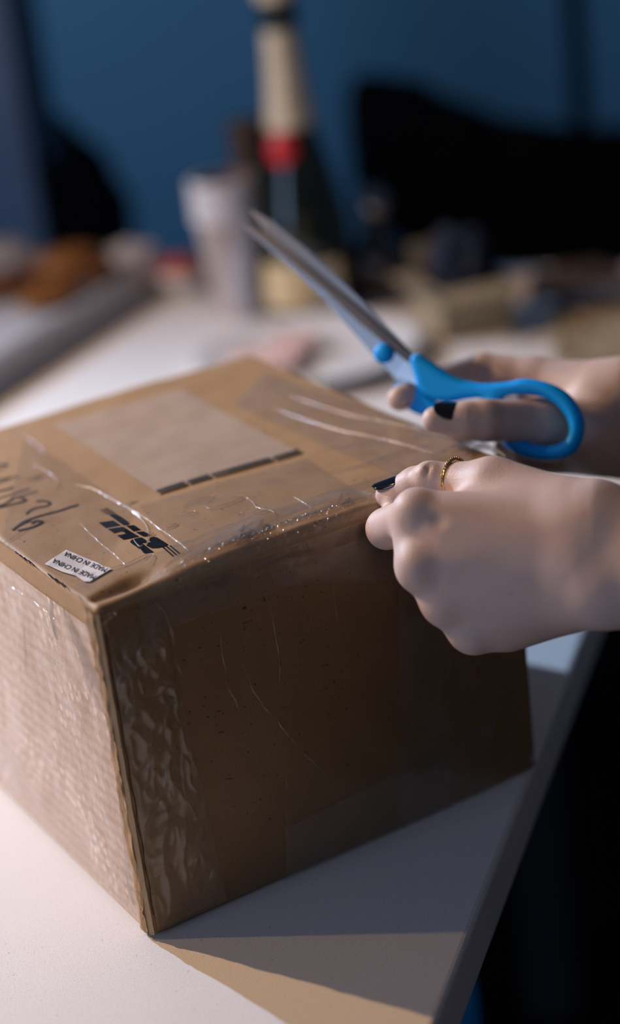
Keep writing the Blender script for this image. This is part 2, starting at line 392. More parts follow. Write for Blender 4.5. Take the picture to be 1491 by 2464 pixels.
M_ridge = tape_mat('folded_tape_ridge', 0.26, (0.78, 0.74, 0.72), 0.12, 400, 0.4)
M_wrink = tape_mat('wrinkled_corner_tape', 0.10, (0.56, 0.50, 0.42), 0.09, 130, 0.35, tint=(0.98, 0.97, 0.90))

parcel = tag(empty('cardboard_parcel', (0, 0, 0.0004), YAW), 'brown cardboard parcel wrapped in clear packing tape, standing on the white table', 'box')

CR0, CR1 = np.array(top_uv(207, 1452)), np.array(top_uv(335, 1398)); CRL2 = float((CR1 - CR0) @ (CR1 - CR0))
# surface of each face: (u, v, lift) -> local point
def d_top(u, v):
    e = 0.0013 * nz(u * 14, v * 14, 1.7) + 0.0005 * nz(u * 60, v * 60, 4.2)
    s = max(0.0, math.sin(math.pi * min(max(u / BW, 0), 1)))
    e += 0.0026 * s * max(0.0, 1 - v / 0.10) + 0.0012 * s
    t = min(1.0, max(0.0, ((u - CR0[0]) * (CR1[0] - CR0[0]) + (v - CR0[1]) * (CR1[1] - CR0[1])) / CRL2))          # crease behind the front corner
    q = v - (CR0[1] + (CR1[1] - CR0[1]) * t)
    if -0.02 < u < CR1[0] + 0.02:
        wd = 0.0026 + 0.0030 * t; e -= 0.0052 * (0.35 + 0.65 * t) * math.exp(-(q / wd) ** 2) * min(1, max(0, (CR1[0] + 0.012 - u) / 0.016)) * min(1, max(0, (u - 0.001) / 0.004))
    return e
def d_right(u, z):
    e = 0.0015 * nz(u * 13, z * 13, 9.1) + 0.0005 * nz(u * 55, z * 55, 2.2)
    e += 0.003 * math.sin(math.pi * min(max(z / BH, 0), 1)) * math.sin(math.pi * min(max(u / BW, 0), 1))
    return e
def d_left(u, z):
    e = 0.0012 * nz(u * 13, z * 13, 5.1) + 0.0004 * nz(u * 50, z * 50, 3.3)
    e += 0.002 * math.sin(math.pi * min(max(z / BH, 0), 1)) * math.sin(math.pi * min(max(u / BL, 0), 1))
    return e
def fade(u, U, z, Z, w=0.02):
    f = lambda t, T: min(1, max(0, t / w), max(0, (T - t) / w)); return min(f(u, U), f(z, Z))
def s_top(u, v, l=0.0):
    return (u, v, BH + d_top(u, v) * min(1, max(0, min(u, v, BW - u, BL - v) / 0.004)) + l)
def s_right(u, z, l=0.0): return (u, -d_right(u, z) * fade(u, BW, z, BH) - l, z)
def s_left(u, z, l=0.0): return (-d_left(u, z) * fade(u, BL, z, BH) - l, u, z)

def grid_axis(n, T):
    near = [0, 0.0006, 0.0014, 0.0024, 0.0036, 0.0050, 0.0065, 0.008, 0.0095, 0.011, 0.0125, 0.014, 0.0155, 0.017, 0.0185, 0.020, 0.022, 0.0245]
    far = [0, 0.0006, 0.0014, 0.0024, 0.0036, 0.006, 0.009]
    mid = np.linspace(0.0280, T - 0.0125, n)
    return np.array(near + list(mid) + [T - x for x in far[::-1]])
def parcel_body():
    ax, ay, az = grid_axis(52, BW), grid_axis(58, BL), grid_axis(38, BH); r = 0.0030
    bm = bmesh.new(); size = np.array([BW, BL, BH])
    def put(p):
        p = np.array(p, float); n = np.zeros(3)
        if p[2] >= BH - 1e-9: q = np.array(s_top(p[0], p[1]))
        elif p[1] <= 1e-9: q = np.array(s_right(p[0], p[2]))
        elif p[0] <= 1e-9: q = np.array(s_left(p[1], p[2]))
        else: q = p.copy()
        inner = np.clip(p, r, size - r); d = p - inner; L = np.linalg.norm(d)
        if L > 1e-9: q = (inner + d / L * r) + (q - p)
        return tuple(q)
    def face(A, B, f):
        vs = [[bm.verts.new(put(f(a, bb))) for bb in B] for a in A]
        for i in range(len(A) - 1):
            for j in range(len(B) - 1):
                bm.faces.new((vs[i][j], vs[i + 1][j], vs[i + 1][j + 1], vs[i][j + 1]))
    face(ax, ay, lambda a, c: (a, c, BH)); face(ax, az, lambda a, c: (a, 0, c)); face(ay, az, lambda a, c: (0, a, c))
    cx_, cy_, cz_ = ax[::3], ay[::3], az[::3]
    face(ax, ay, lambda a, c: (a, c, 0)); face(ax, az, lambda a, c: (a, BL, c)); face(ay, az, lambda a, c: (BW, a, c))
    bmesh.ops.remove_doubles(bm, verts=bm.verts[:], dist=0.00025)
    return from_bm('carton', bm, M_card, parcel, smooth=True)
parcel_body()

def patch(name, surf, quad, mat, lift=0.0004, nu=40, nv=40, amp=0.0, fu=60, fv=60, seed=0.0, edge=0.0, ridge=False):
    """a strip of film over a face: quad = four (u,v) corners; amp = wrinkle height"""
    q = [np.array(c) for c in quad]; V, Fc = [], []
    for i in range(nu + 1):
        s = i / nu
        for j in range(nv + 1):
            t = j / nv
            c = (1 - s) * (1 - t) * q[0] + s * (1 - t) * q[1] + s * t * q[2] + (1 - s) * t * q[3]
            if edge: c = c + edge * np.array([nz(c[0] * 90, c[1] * 90, seed + 7), nz(c[0] * 90, c[1] * 90, seed + 3)]) * (1 if i in (0, nu) or j in (0, nv) else 0)
            w = 0.0
            if amp:
                n = nz(c[0] * fu, c[1] * fv, seed); n2 = nz(c[0] * fu * 2.3, c[1] * fv * 2.3, seed + 5)
                w = amp * ((1 - abs(n)) ** 4 + 0.5 * (1 - abs(n2)) ** 4) if ridge else amp * (0.6 + n + 0.5 * n2)
                w = max(w, 0) * min(1, 6 * min(s, 1 - s, t, 1 - t) + 0.25)
            V.append(surf(c[0], c[1], lift + w))
    for i in range(nu):
        for j in range(nv):
            a = i * (nv + 1) + j; Fc.append((a, a + 1, a + nv + 2, a + nv + 1))
    return mesh_obj(name, V, Fc, mat, parcel)
def ridges(name, surf, uvf, lines, mat, lift=0.0006, broken=False):
    """folded ridges of tape: tent-shaped strips along photographed lines; line = (pixels, half width, height)"""
    V, Fc = [], []
    for pts, hw, ht in lines:
        P = [np.array(uvf(*q)) for q in pts]
        D = []                                            # smooth resample
        for i in range(len(P) - 1):
            p0, p1, p2, p3 = P[max(i - 1, 0)], P[i], P[i + 1], P[min(i + 2, len(P) - 1)]
            for k in range(6):
                t = k / 6; D.append(0.5 * ((2 * p1) + (p2 - p0) * t + (2 * p0 - 5 * p1 + 4 * p2 - p3) * t * t + (3 * p1 - p0 - 3 * p2 + p3) * t ** 3))
        D.append(P[-1]); n = len(D); base = len(V)
        for i in range(n):
            t = D[min(i + 1, n - 1)] - D[max(i - 1, 0)]; t = t / (np.linalg.norm(t) + 1e-9); m = np.array([-t[1], t[0]])
            s = math.sin(math.pi * (i + 0.6) / (n + 0.2)) ** 0.5; w = hw * s * (0.8 + 0.4 * nz(i * 0.7, hw * 1e4, 3))
            if broken: g = min(1.0, max(0.08, 0.5 + 2.2 * nz(D[i][0] * 190, D[i][1] * 190, hw * 1e4))); w *= g; s *= g; D[i] = D[i] + m * 0.0010 * nz(D[i][0] * 120, D[i][1] * 120, 7)
            V += [surf(*(D[i] - m * w), lift), surf(*(D[i] + m * w * 0.2), lift + ht * s), surf(*(D[i] + m * w), lift)]
        for i in range(n - 1):
            a = base + i * 3
            Fc += [(a, a + 3, a + 4, a + 1), (a + 1, a + 4, a + 5, a + 2)]
    return mesh_obj(name, V, Fc, mat, parcel, smooth=False)

# --- prints and labels on the lid
def TQ(*pts): return [top_uv(*p) for p in pts]
# courier lettering: three slanted capitals with speed lines, upside down to the camera
K = lambda pts: [(225 + x / 6.777, 1215 + y / 6.777) for x, y in pts]
logo = [
 [(250, 205), (375, 200), (480, 262), (560, 320), (590, 365), (545, 380), (490, 380)],
 [(90, 330), (330, 300), (445, 380), (195, 410)],
 [(540, 400), (670, 392), (775, 462), (650, 482)],
 [(235, 435), (490, 412), (750, 575), (640, 590), (560, 605), (490, 612), (390, 545), (500, 530), (530, 520), (500, 485), (440, 480), (335, 505)],
 [(695, 500), (825, 492), (930, 555), (905, 578), (820, 580)],
 [(608, 655), (650, 620), (720, 605), (795, 598), (865, 650), (865, 690), (790, 690), (990, 845), (850, 855), (800, 830), (720, 760), (640, 705), (608, 675)],
 [(930, 620), (985, 600), (1050, 620), (1150, 690), (1230, 745), (1170, 770), (1060, 785), (955, 780), (870, 740), (900, 700), (950, 690), (920, 660)],
]
for i, (a, bq) in enumerate([((1128, 785), (1312, 943)), ((1185, 776), (1362, 923)), ((1245, 770), (1410, 904))]):
    logo.append([a, (a[0] + 34, a[1] - 3), (bq[0] + 12, bq[1] - 6), (bq[0] - 14, bq[1] + 4)])
for i, (a, bq) in enumerate([((105, 117), (238, 195)), ((142, 104), (280, 190)), ((172, 94), (318, 186)), ((200, 85), (352, 180))]):
    logo.append([a, (a[0] + 15, a[1] - 4), (bq[0] + 12, bq[1] - 3), (bq[0] - 8, bq[1] + 2)])
bm_all = bmesh.new()
def add_poly(bm, pts2, lift, surf):
    b2 = bmesh.new(); f = b2.faces.new([b2.verts.new((u, v, 0)) for u, v in pts2]); bmesh.ops.triangulate(b2, faces=[f])
    bmesh.ops.subdivide_edges(b2, edges=b2.edges[:], cuts=2, use_grid_fill=True)
    mp = {v: bm.verts.new(surf(v.co.x, v.co.y, lift)) for v in b2.verts}
    for f in b2.faces: bm.faces.new([mp[v] for v in f.verts])
    b2.free()
for s in logo: add_poly(bm_all, TQ(*K(s)), 0.00035, s_top)
tag(from_bm('courier_logo', bm_all, M_ink, parcel), 'black courier lettering with speed lines')

# hand-written marker
W = lambda pts: [(x / 7.455, 1080 + y / 7.455) for x, y in pts]
strokes = [
 ([(1410, 1040), (1230, 1095), (1050, 1150), (850, 1200), (600, 1280), (450, 1335), (330, 1410), (230, 1490)], 3.0),
 ([(300, 1440), (380, 1400), (480, 1360), (570, 1310)], 2.2),
 ([(320, 1495), (480, 1468), (640, 1425), (740, 1370), (745, 1340), (660, 1330), (600, 1360), (560, 1375)], 3.4),
 ([(650, 985), (780, 975), (890, 1000), (895, 1030), (820, 1065), (700, 1080), (580, 1115), (510, 1165), (480, 1210)], 2.6),
 ([(-90, 1090), (60, 1040), (170, 985), (250, 920), (330, 905), (420, 935), (460, 968), (350, 1010), (200, 1045), (60, 1080), (-60, 1095)], 2.6),
 ([(-60, 935), (60, 900), (200, 860), (380, 800), (550, 755)], 1.9), ([(-60, 800), (0, 790), (120, 770), (240, 730)], 2.9),
 ([(-60, 600), (0, 585), (100, 570), (220, 550), (350, 545)], 2.4), ([(-60, 665), (0, 640), (100, 600), (180, 565)], 1.8),
 ([(-60, 320), (0, 325), (80, 318), (150, 328)], 2.6), ([(-60, 420), (0, 400), (90, 355), (140, 335)], 1.5), ([(380, 895), (500, 850), (690, 800)], 1.7),
 ([(-380, 640), (-250, 600), (-180, 640), (-270, 700), (-380, 690)], 2.4), ([(-420, 900), (-260, 860), (-130, 830)], 2.4)]
V, Fc = [], []
for pts, hwpx in strokes:
    P = [np.array(top_uv(*q)) for q in W(pts)]; D = []
    for i in range(len(P) - 1):
        p0, p1, p2, p3 = P[max(i - 1, 0)], P[i], P[i + 1], P[min(i + 2, len(P) - 1)]
        for k in range(5):
            t = k / 5; D.append(0.5 * ((2 * p1) + (p2 - p0) * t + (2 * p0 - 5 * p1 + 4 * p2 - p3) * t * t + (3 * p1 - p0 - 3 * p2 + p3) * t ** 3))
    D.append(P[-1]); n = len(D); base = len(V)
    for i in range(n):
        t = D[min(i + 1, n - 1)] - D[max(i - 1, 0)]; t /= np.linalg.norm(t) + 1e-9; m = np.array([-t[1], t[0]])
        w = 1.55 * hwpx / 4750 * (0.85 + 0.3 * nz(i * 0.4, hwpx, 8)) * (0.75 if i in (0, n - 1) else 1)
        V += [s_top(*(D[i] - m * w), 0.0003), s_top(*(D[i] + m * w), 0.0003)]
    Fc += [(base + 2 * i, base + 2 * i + 2, base + 2 * i + 3, base + 2 * i + 1) for i in range(n - 1)]
tag(mesh_obj('marker_writing', V, Fc, M_marker, parcel), 'black handwritten marker strokes')

# white origin sticker with two printed lines
stk = [(160, 1327), (215, 1350), (238, 1361), (247, 1368), (270, 1376), (216, 1404), (203, 1402), (182, 1388), (150, 1378), (108, 1360)]
sticker = poly_decal('sticker', TQ(*stk), 0.0007, M_sticker, parcel, s_top); tag(sticker, 'white sticker printed MADE IN CHINA twice, upside down')
def text_on(body, start, end, up_px, lift, mat, parent, shear=0.30):
    cu = bpy.data.curves.new('text', 'FONT'); cu.body = body; cu.size = 1.0; cu.shear = shear
    o = bpy.data.objects.new('text', cu); COL.objects.link(o); bpy.context.view_layer.update()
    dg = bpy.context.evaluated_depsgraph_get(); me = bpy.data.meshes.new_from_object(o.evaluated_get(dg))
    bpy.data.objects.remove(o); xs = [v.co.x for v in me.vertices]; x0, x1 = min(xs), max(xs)
    ys = [v.co.y for v in me.vertices]; y1 = max(ys)
    A, B, U = (np.array(top_uv(*q)) for q in (start, end, up_px))
    for v in me.vertices:
        q = A + (B - A) * (v.co.x - x0) / (x1 - x0) + (U - A) * v.co.y / y1
        v.co = Vector(s_top(q[0], q[1], lift))
    me.name = 'lettering'; me.materials.clear(); me.materials.append(mat)
    return link(bpy.data.objects.new('lettering', me), parent)
S3 = lambda x, y: (90 + x / 7.455, 1310 + y / 7.455)
text_on('MADE IN CHINA', S3(1272, 490), S3(528, 166), S3(1205, 556), 0.0009, M_ink, sticker, 0.0)
text_on('MADE IN CHINA', S3(1072, 606), S3(322, 290), S3(1000, 668), 0.0009, M_ink, sticker, 0.0)

# document pouch with a dark printed line along its lower hem
patch('document_pouch', s_top, TQ((383, 1194), (719, 1093), (438, 944), (128, 1030)), M_pouch, 0.0005, 44, 44, 0.00012, 90, 40, 3.0)
V = []; hem = []
for a, bq in ((0.0, 0.20), (0.215, 0.37), (0.385, 0.80), (0.815, 1.0)):
    L0, L1 = np.array((380, 1197)), np.array((722, 1095)); p, q = L0 + (L1 - L0) * a, L0 + (L1 - L0) * bq
    hem.append([tuple(p), tuple(q), tuple(q + np.array((-4, -7))), tuple(p + np.array((-3, -6)))])
bm = bmesh.new()
for s in hem: add_poly(bm, TQ(*s), 0.0013, s_top)
M_hem = plain('grey_printed_line', (0.05, 0.045, 0.045), 0.4, noise_amt=0.4, noise_scale=300)
from_bm('pouch_hem', bm, M_hem, parcel)

# --- tape over the lid
patch('packing_tape', s_top, [(0.002, 0.002), (BW - 0.002, 0.002), (BW - 0.002, 0.030), (0.002, 0.030)], M_tape, 0.0005, 90, 16, 0.0007, 70, 160, 11.0, ridge=True)
patch('packing_tape', s_top, TQ((335, 1228), (445, 1370), (880, 1215), (738, 1110)), M_tape, 0.0006, 40, 40, 0.0003, 60, 60, 5.0)
patch('packing_tape', s_top, TQ((0, 1310), (215, 1425), (330, 1240), (60, 1060)), M_tape, 0.00055, 36, 36, 0.0004, 80, 80, 8.0, ridge=True)
patch('packing_tape', s_top, TQ((640, 900), (1180, 1085), (1000, 1180), (560, 980)), M_tape2, 0.0006, 50, 40, 0.0009, 40, 130, 21.0, ridge=True)
T = lambda o, s, pts: [(o[0] + x / s, o[1] + y / s) for x, y in pts]
c4 = lambda pts: T((0, 880), 2.485, pts); c7 = lambda pts: T((400, 1190), 2.867, pts); k1 = lambda pts: T((225, 1215), 6.777, pts)
lid_lines = [
 (c4([(420, 730), (520, 745), (600, 775), (680, 820), (760, 870), (830, 925), (880, 985), (890, 1025)]), 0.0007, 0.0007),
 (c4([(770, 870), (860, 930), (960, 1010), (1060, 1090), (1135, 1155)]), 0.0005, 0.0005),
 (c4([(90, 390), (170, 450), (240, 510), (270, 560), (220, 590)]), 0.0006, 0.0003), (c4([(200, 620), (290, 660), (350, 710), (330, 760)]), 0.0006, 0.0003),
 (c4([(480, 960), (560, 1040), (640, 1110), (710, 1170), (760, 1220)]), 0.0005, 0.0005), (c4([(20, 1075), (130, 1010), (260, 945), (370, 910)]), 0.0006, 0.0004),
 (c4([(640, 1235), (740, 1215), (830, 1180), (900, 1150)]), 0.0005, 0.0005), (c4([(860, 1190), (890, 1160), (925, 1165), (905, 1210), (865, 1205)]), 0.0004, 0.0005),
 (k1([(850, 745), (905, 690), (940, 590), (985, 550), (930, 545), (905, 600), (880, 700)]), 0.00045, 0.0007),
 (k1([(615, 650), (660, 640), (700, 700), (760, 760), (810, 750), (770, 800), (820, 850)]), 0.0003, 0.0006),
 (k1([(1190, 460), (1270, 430), (1370, 405), (1310, 460), (1210, 485), (1190, 460)]), 0.0003, 0.0004),
 (c7([(115, 130), (190, 85), (320, 45), (300, 75), (200, 110), (115, 130)]), 0.0005, 0.0005), (c7([(275, 130), (340, 80), (520, 55), (500, 85), (400, 125), (320, 150), (275, 130)]), 0.0006, 0.0005),
 (c7([(95, 175), (150, 160), (210, 165), (150, 182), (95, 175)]), 0.0004, 0.0004), (c7([(595, 190), (650, 165), (725, 160), (660, 185), (595, 190)]), 0.0005, 0.0005), (c7([(475, 195), (510, 180), (530, 188), (500, 202), (475, 195)]), 0.0003, 0.0004),
 (c7([(550, 65), (600, 100), (640, 150), (740, 180), (755, 215)]), 0.0003, 0.0004), (c7([(10, 310), (60, 360), (130, 410), (180, 460)]), 0.0004, 0.0005), (c7([(880, 60), (950, 110), (1010, 155)]), 0.0003, 0.0003),
 (c7([(0, 275), (40, 265), (78, 243)]), 0.0004, 0.0004),

 ([(700, 960), (820, 1000), (960, 1030), (1100, 1060)], 0.0010, 0.0009), ([(660, 990), (800, 1040), (930, 1070), (1040, 1100)], 0.0009, 0.0009), ([(760, 1090), (900, 1075), (1010, 1060)], 0.0010, 0.0008),
 ([(780, 1150), (880, 1130), (960, 1100), (1050, 1075)], 0.0009, 0.0009), ([(1080, 1090), (1130, 1080), (1175, 1085), (1215, 1105)], 0.0012, 0.0030), ([(1120, 1105), (1160, 1085), (1190, 1095)], 0.0010, 0.0030)]
ridges('tape_wrinkles', s_top, top_uv, lid_lines, M_ridge)
# crinkled film bunched along the front edge of the lid
edge_film = []
V, Fc = [], []; nu, nv = 170, 14
for i in range(nu + 1):
    u = 0.026 + (0.150 - 0.026) * i / nu; s = i / nu
    wd = 0.005 + 0.009 * math.sin(math.pi * min(1, s * 1.05)) + 0.006 * max(0, s - 0.55) * 2
    for j in range(nv + 1):
        t = j / nv; vv = -0.0015 + wd * t
        cr = 0.0016 * (1 - abs(nz(u * 150 + vv * 260, vv * 170, 31))) ** 5 + 0.0011 * (1 - abs(nz(u * 330 - vv * 400, vv * 330, 13))) ** 5
        p = list(s_top(u, max(vv, 0.0), 0.0008 + cr * math.sin(math.pi * min(1, t * 1.02)) ** 0.4 + 0.0020 * math.sin(math.pi * t) * (0.6 + 0.6 * nz(u * 70, 2, 2))))
        if vv < 0: p[1] = vv; p[2] -= 0.0012
        V.append(tuple(p))
for i in range(nu):
    for j in range(nv):
        a = i * (nv + 1) + j; Fc.append((a, a + 1, a + nv + 2, a + nv + 1))
mesh_obj('crinkled_film', V, Fc, M_crin, parcel, smooth=False)
ridges('tape_wrinkles', s_top, top_uv, [
 (c7([(0, 565), (90, 510), (190, 462), (330, 410), (480, 350), (600, 310), (690, 255)]), 0.0005, 0.0028), (c7([(520, 395), (550, 350), (640, 310), (680, 265)]), 0.0004, 0.0036),
 (c7([(330, 410), (430, 370), (560, 300), (650, 255), (655, 275)]), 0.0004, 0.0030), (c7([(750, 260), (850, 220), (950, 180), (1060, 140), (1200, 85), (1320, 62), (1440, 70)]), 0.0006, 0.0030),
 (c7([(1190, 135), (1215, 100), (1225, 80)]), 0.0004, 0.0030), (c7([(200, 480), (330, 440), (470, 400), (620, 350), (760, 300)]), 0.0004, 0.0022), (c7([(450, 400), (540, 330), (550, 290)]), 0.0003, 0.0026)],
 M_ridge, 0.0014)

# --- open dark seam along the left lid edge, in short broken lengths
seam = []
c_s = lambda x, y: (x / 4.97, 1280 + y / 4.97)
V, Fc = [], []
for i, (p, q, wd) in enumerate([((0, 135), (60, 180), 1.2), ((70, 185), (165, 250), 1.8), ((175, 255), (215, 290), 4.2), ((220, 290), (270, 328), 5.0), ((278, 325), (318, 365), 6.0), ((325, 355), (378, 398), 5.4), ((384, 398), (405, 432), 3.4),
                      ((415, 430), (560, 545), 2.0), ((565, 515), (640, 590), 6.0), ((655, 575), (725, 650), 6.0), ((735, 625), (790, 690), 5.0), ((800, 700), (1000, 830), 2.2), ((-160, 10), (-10, 130), 1.4)]):
    A, B = np.array(top_uv(*c_s(*p))), np.array(top_uv(*c_s(*q))); w = wd / 5200
    for k, (X, Y) in enumerate(((A, 0), (B, 0))):
        pass
    base = len(V); n = 6
    for k in range(n + 1):
        X = A + (B - A) * k / n; ww = w * (0.7 + 0.5 * nz(k * 1.3, i, 4)) * (0.6 if k in (0, n) else 1)
        vv = X[1]
        V += [(0.0002 + X[0] - ww * 0.5, vv, BH + 0.0006), (0.0002 + X[0] + ww * 0.9, vv + ww * 0.3, BH + 0.0006 + d_top(X[0], vv) * 0.5)]
    Fc += [(base + 2 * k, base + 2 * k + 2, base + 2 * k + 3, base + 2 * k + 1) for k in range(n)]
mesh_obj('open_seam', V, Fc, M_gap, parcel)

# --- tape on the sunlit left side and its wrapped, wrinkled corner
patch('packing_tape', s_left, [(0.003, 0.003), (BL - 0.003, 0.003), (BL - 0.003, BH - 0.012), (0.003, BH - 0.012)], M_taperib, 0.0005, 90, 60, 0.0003, 60, 60, 2.0)
c5 = lambda pts: T((0, 1300), 2.463, pts); c6b = lambda pts: T((240, 1650), 4.04, pts)
ridges('tape_wrinkles', s_left, left_uv, [
 (c5([(310, 350), (320, 440), (340, 530), (360, 590)]), 0.0006, 0.0012), (c5([(390, 400), (420, 480), (470, 600), (530, 760), (560, 880)]), 0.0009, 0.0018), (c5([(430, 470), (500, 620), (560, 760), (620, 920), (660, 1050)]), 0.0008, 0.0016),
 (c5([(520, 480), (560, 600), (610, 760), (640, 900)]), 0.0009, 0.0014), (c5([(570, 900), (630, 1010), (660, 1060)]), 0.0006, 0.0016), (c5([(650, 1040), (680, 1200), (705, 1400), (715, 1540)]), 0.0005, 0.0010),
 (c5([(705, 1410), (730, 1600), (760, 1830), (770, 2000), (800, 2160)]), 0.0006, 0.0013), (c5([(0, 250), (120, 300), (260, 400), (340, 470)]), 0.0007, 0.0007), (c5([(0, 500), (150, 580), (330, 690), (520, 830), (650, 930)]), 0.0008, 0.0005),
 (c5([(150, 380), (170, 600), (190, 800)]), 0.0006, 0.0006), (c5([(300, 1650), (450, 1760), (600, 1870), (740, 1990)]), 0.0010, 0.0005), (c5([(0, 1180), (140, 1290), (300, 1420), (430, 1530)]), 0.0008, 0.0004),
 (c5([(480, 330), (530, 420), (560, 520), (575, 600)]), 0.0006, 0.0012)], M_ridge)
# crumpled fold of cardboard down the front corner
V, Fc = [], []; n = 110; NC = 8
for k in range(n + 1):                                     # loose, creased paper wrapped round the corner
    z = 0.0015 + (BH - 0.0035) * k / n; low = max(0, 1 - z / 0.035)
    w1 = 0.0100 + 0.0050 * nz(z * 22, 1, 1) + 0.0012 * nz(z * 70, 6, 6)
    for j in range(NC):
        t = j / (NC - 1); y = w1 * (1 - t) + 0.0006 * t
        lift = ((1 - abs(nz(z * 38 + y * 190, y * 330, 3.3))) ** 4 * 0.0013 + 0.0008 * low * (1 + nz(z * 380, y * 300, 8)) + 0.0007 * (1 - abs(nz(z * 75 - y * 210, y * 160, 9.1))) ** 5) * min(1.0, 4 * t)
        V.append((-0.0003 - (0.0 if j == 0 else lift) - d_left(y, z) * fade(y, BL, z, BH), y, z))
for k in range(n):
    for j in range(NC - 1):
        a = k * NC + j; Fc.append((a, a + 1, a + NC + 1, a + NC))
mesh_obj('folded_corner', V, Fc, M_card, parcel, smooth=True)
V, Fc = [], []; n = 70
for k in range(n + 1):
    z = 0.002 + (BH - 0.004) * k / n; j1 = nz(z * 120, 1, 1); j2 = nz(z * 120, 5, 9); low = max(0, 1 - z / 0.03)
    w1 = 0.0026 + 0.0010 * j1 + 0.001 * low; w2 = 0.0018 + 0.0014 * j2 + 0.002 * low
    V += [(-0.0002, w1, z), (-0.0015 - 0.0014 * j2 - 0.002 * low * abs(nz(z * 400, 2, 2)), w1 * (0.55 + 0.25 * nz(z * 260, 4, 4)), z), (-0.0011 - 0.0004 * j1, 0.0010, z), (0.0006, -0.0013 - 0.0005 * j2 - 0.0008 * low, z), (w2, -0.0002, z)]
for k in range(n):
    for j in range(4):
        a = k * 5 + j; Fc.append((a, a + 1, a + 6, a + 5))
mesh_obj('corner_edge', V, Fc, M_card, parcel, smooth=False)
V, Fc = [], []
for k in range(41):                                        # dark slit where the corner paper ends
    z = 0.012 + (BH - 0.024) * k / 40; w = 0.0005 * (1 + 0.7 * nz(z * 200, 3, 3))
    V += [(0.0021 + 0.0006 * nz(z * 90, 0, 6), -0.00105, z), (0.0021 + w + 0.0006 * nz(z * 90, 0, 6), -0.00105, z)]
Fc = [(2 * k, 2 * k + 1, 2 * k + 3, 2 * k + 2) for k in range(40)]
mesh_obj('corner_slit', V, Fc, M_gap, parcel)
# torn paper ply at the top front corner
V = []; Fc = []
for i in range(7):
    u = 0.0008 + i * 0.0013
    V += [(u, -0.0012, BH - 0.003 - 0.0012 * abs(nz(i, 2, 7))), (u + 0.0007, -0.0030 - 0.0010 * nz(i * 2.1, 3, 1), BH - 0.0042 - 0.0014 * nz(i * 1.7, 1, 1)), (u + 0.0002, -0.0022, BH - 0.0078 + 0.0007 * i - 0.002 * nz(i * 1.3, 8, 1))]
for i in range(6):
    a = 3 * i; Fc += [(a, a + 3, a + 4, a + 1), (a + 1, a + 4, a + 5, a + 2)]
mesh_obj('torn_ply', V, Fc, M_cardin, parcel)

# --- tape on the shaded right side
def RQ(*pts): return [right_uv(*p) for p in pts]
c6 = lambda pts: T((400, 1200), 1.5695, pts)
patch('packing_tape', s_right, [(0.003, 0.004), (0.040, 0.004), (0.030, BH - 0.006), (0.003, BH - 0.006)], M_wrink, 0.0008, 60, 150, 0.0022, 85, 42, 17.0, ridge=True)
patch('packing_tape', s_right, RQ(*c6([(865, 330), (1060, 430), (1075, 1200), (880, 1260)])), M_tape2, 0.0007, 20, 60, 0.0003, 40, 40, 6.0)
patch('packing_tape', s_right, RQ(*c6([(380, 270), (860, 110), (865, 300), (420, 330)])), M_tape2, 0.0005, 40, 20, 0.0003, 40, 60, 9.0)
patch('packing_tape', s_right, RQ(*c6([(440, 1240), (1245, 820), (1225, 1110), (450, 1440)])), M_tape2, 0.0009, 50, 24, 0.0004, 40, 60, 4.0, ridge=True)
patch('packing_tape', s_right, [(0.02, BH - 0.020), (BW - 0.004, BH - 0.020), (BW - 0.004, BH - 0.002), (0.02, BH - 0.002)], M_crin, 0.0010, 120, 12, 0.0012, 60, 200, 14.0, ridge=True)
k5 = lambda pts: T((200, 1330), 4.97, pts)
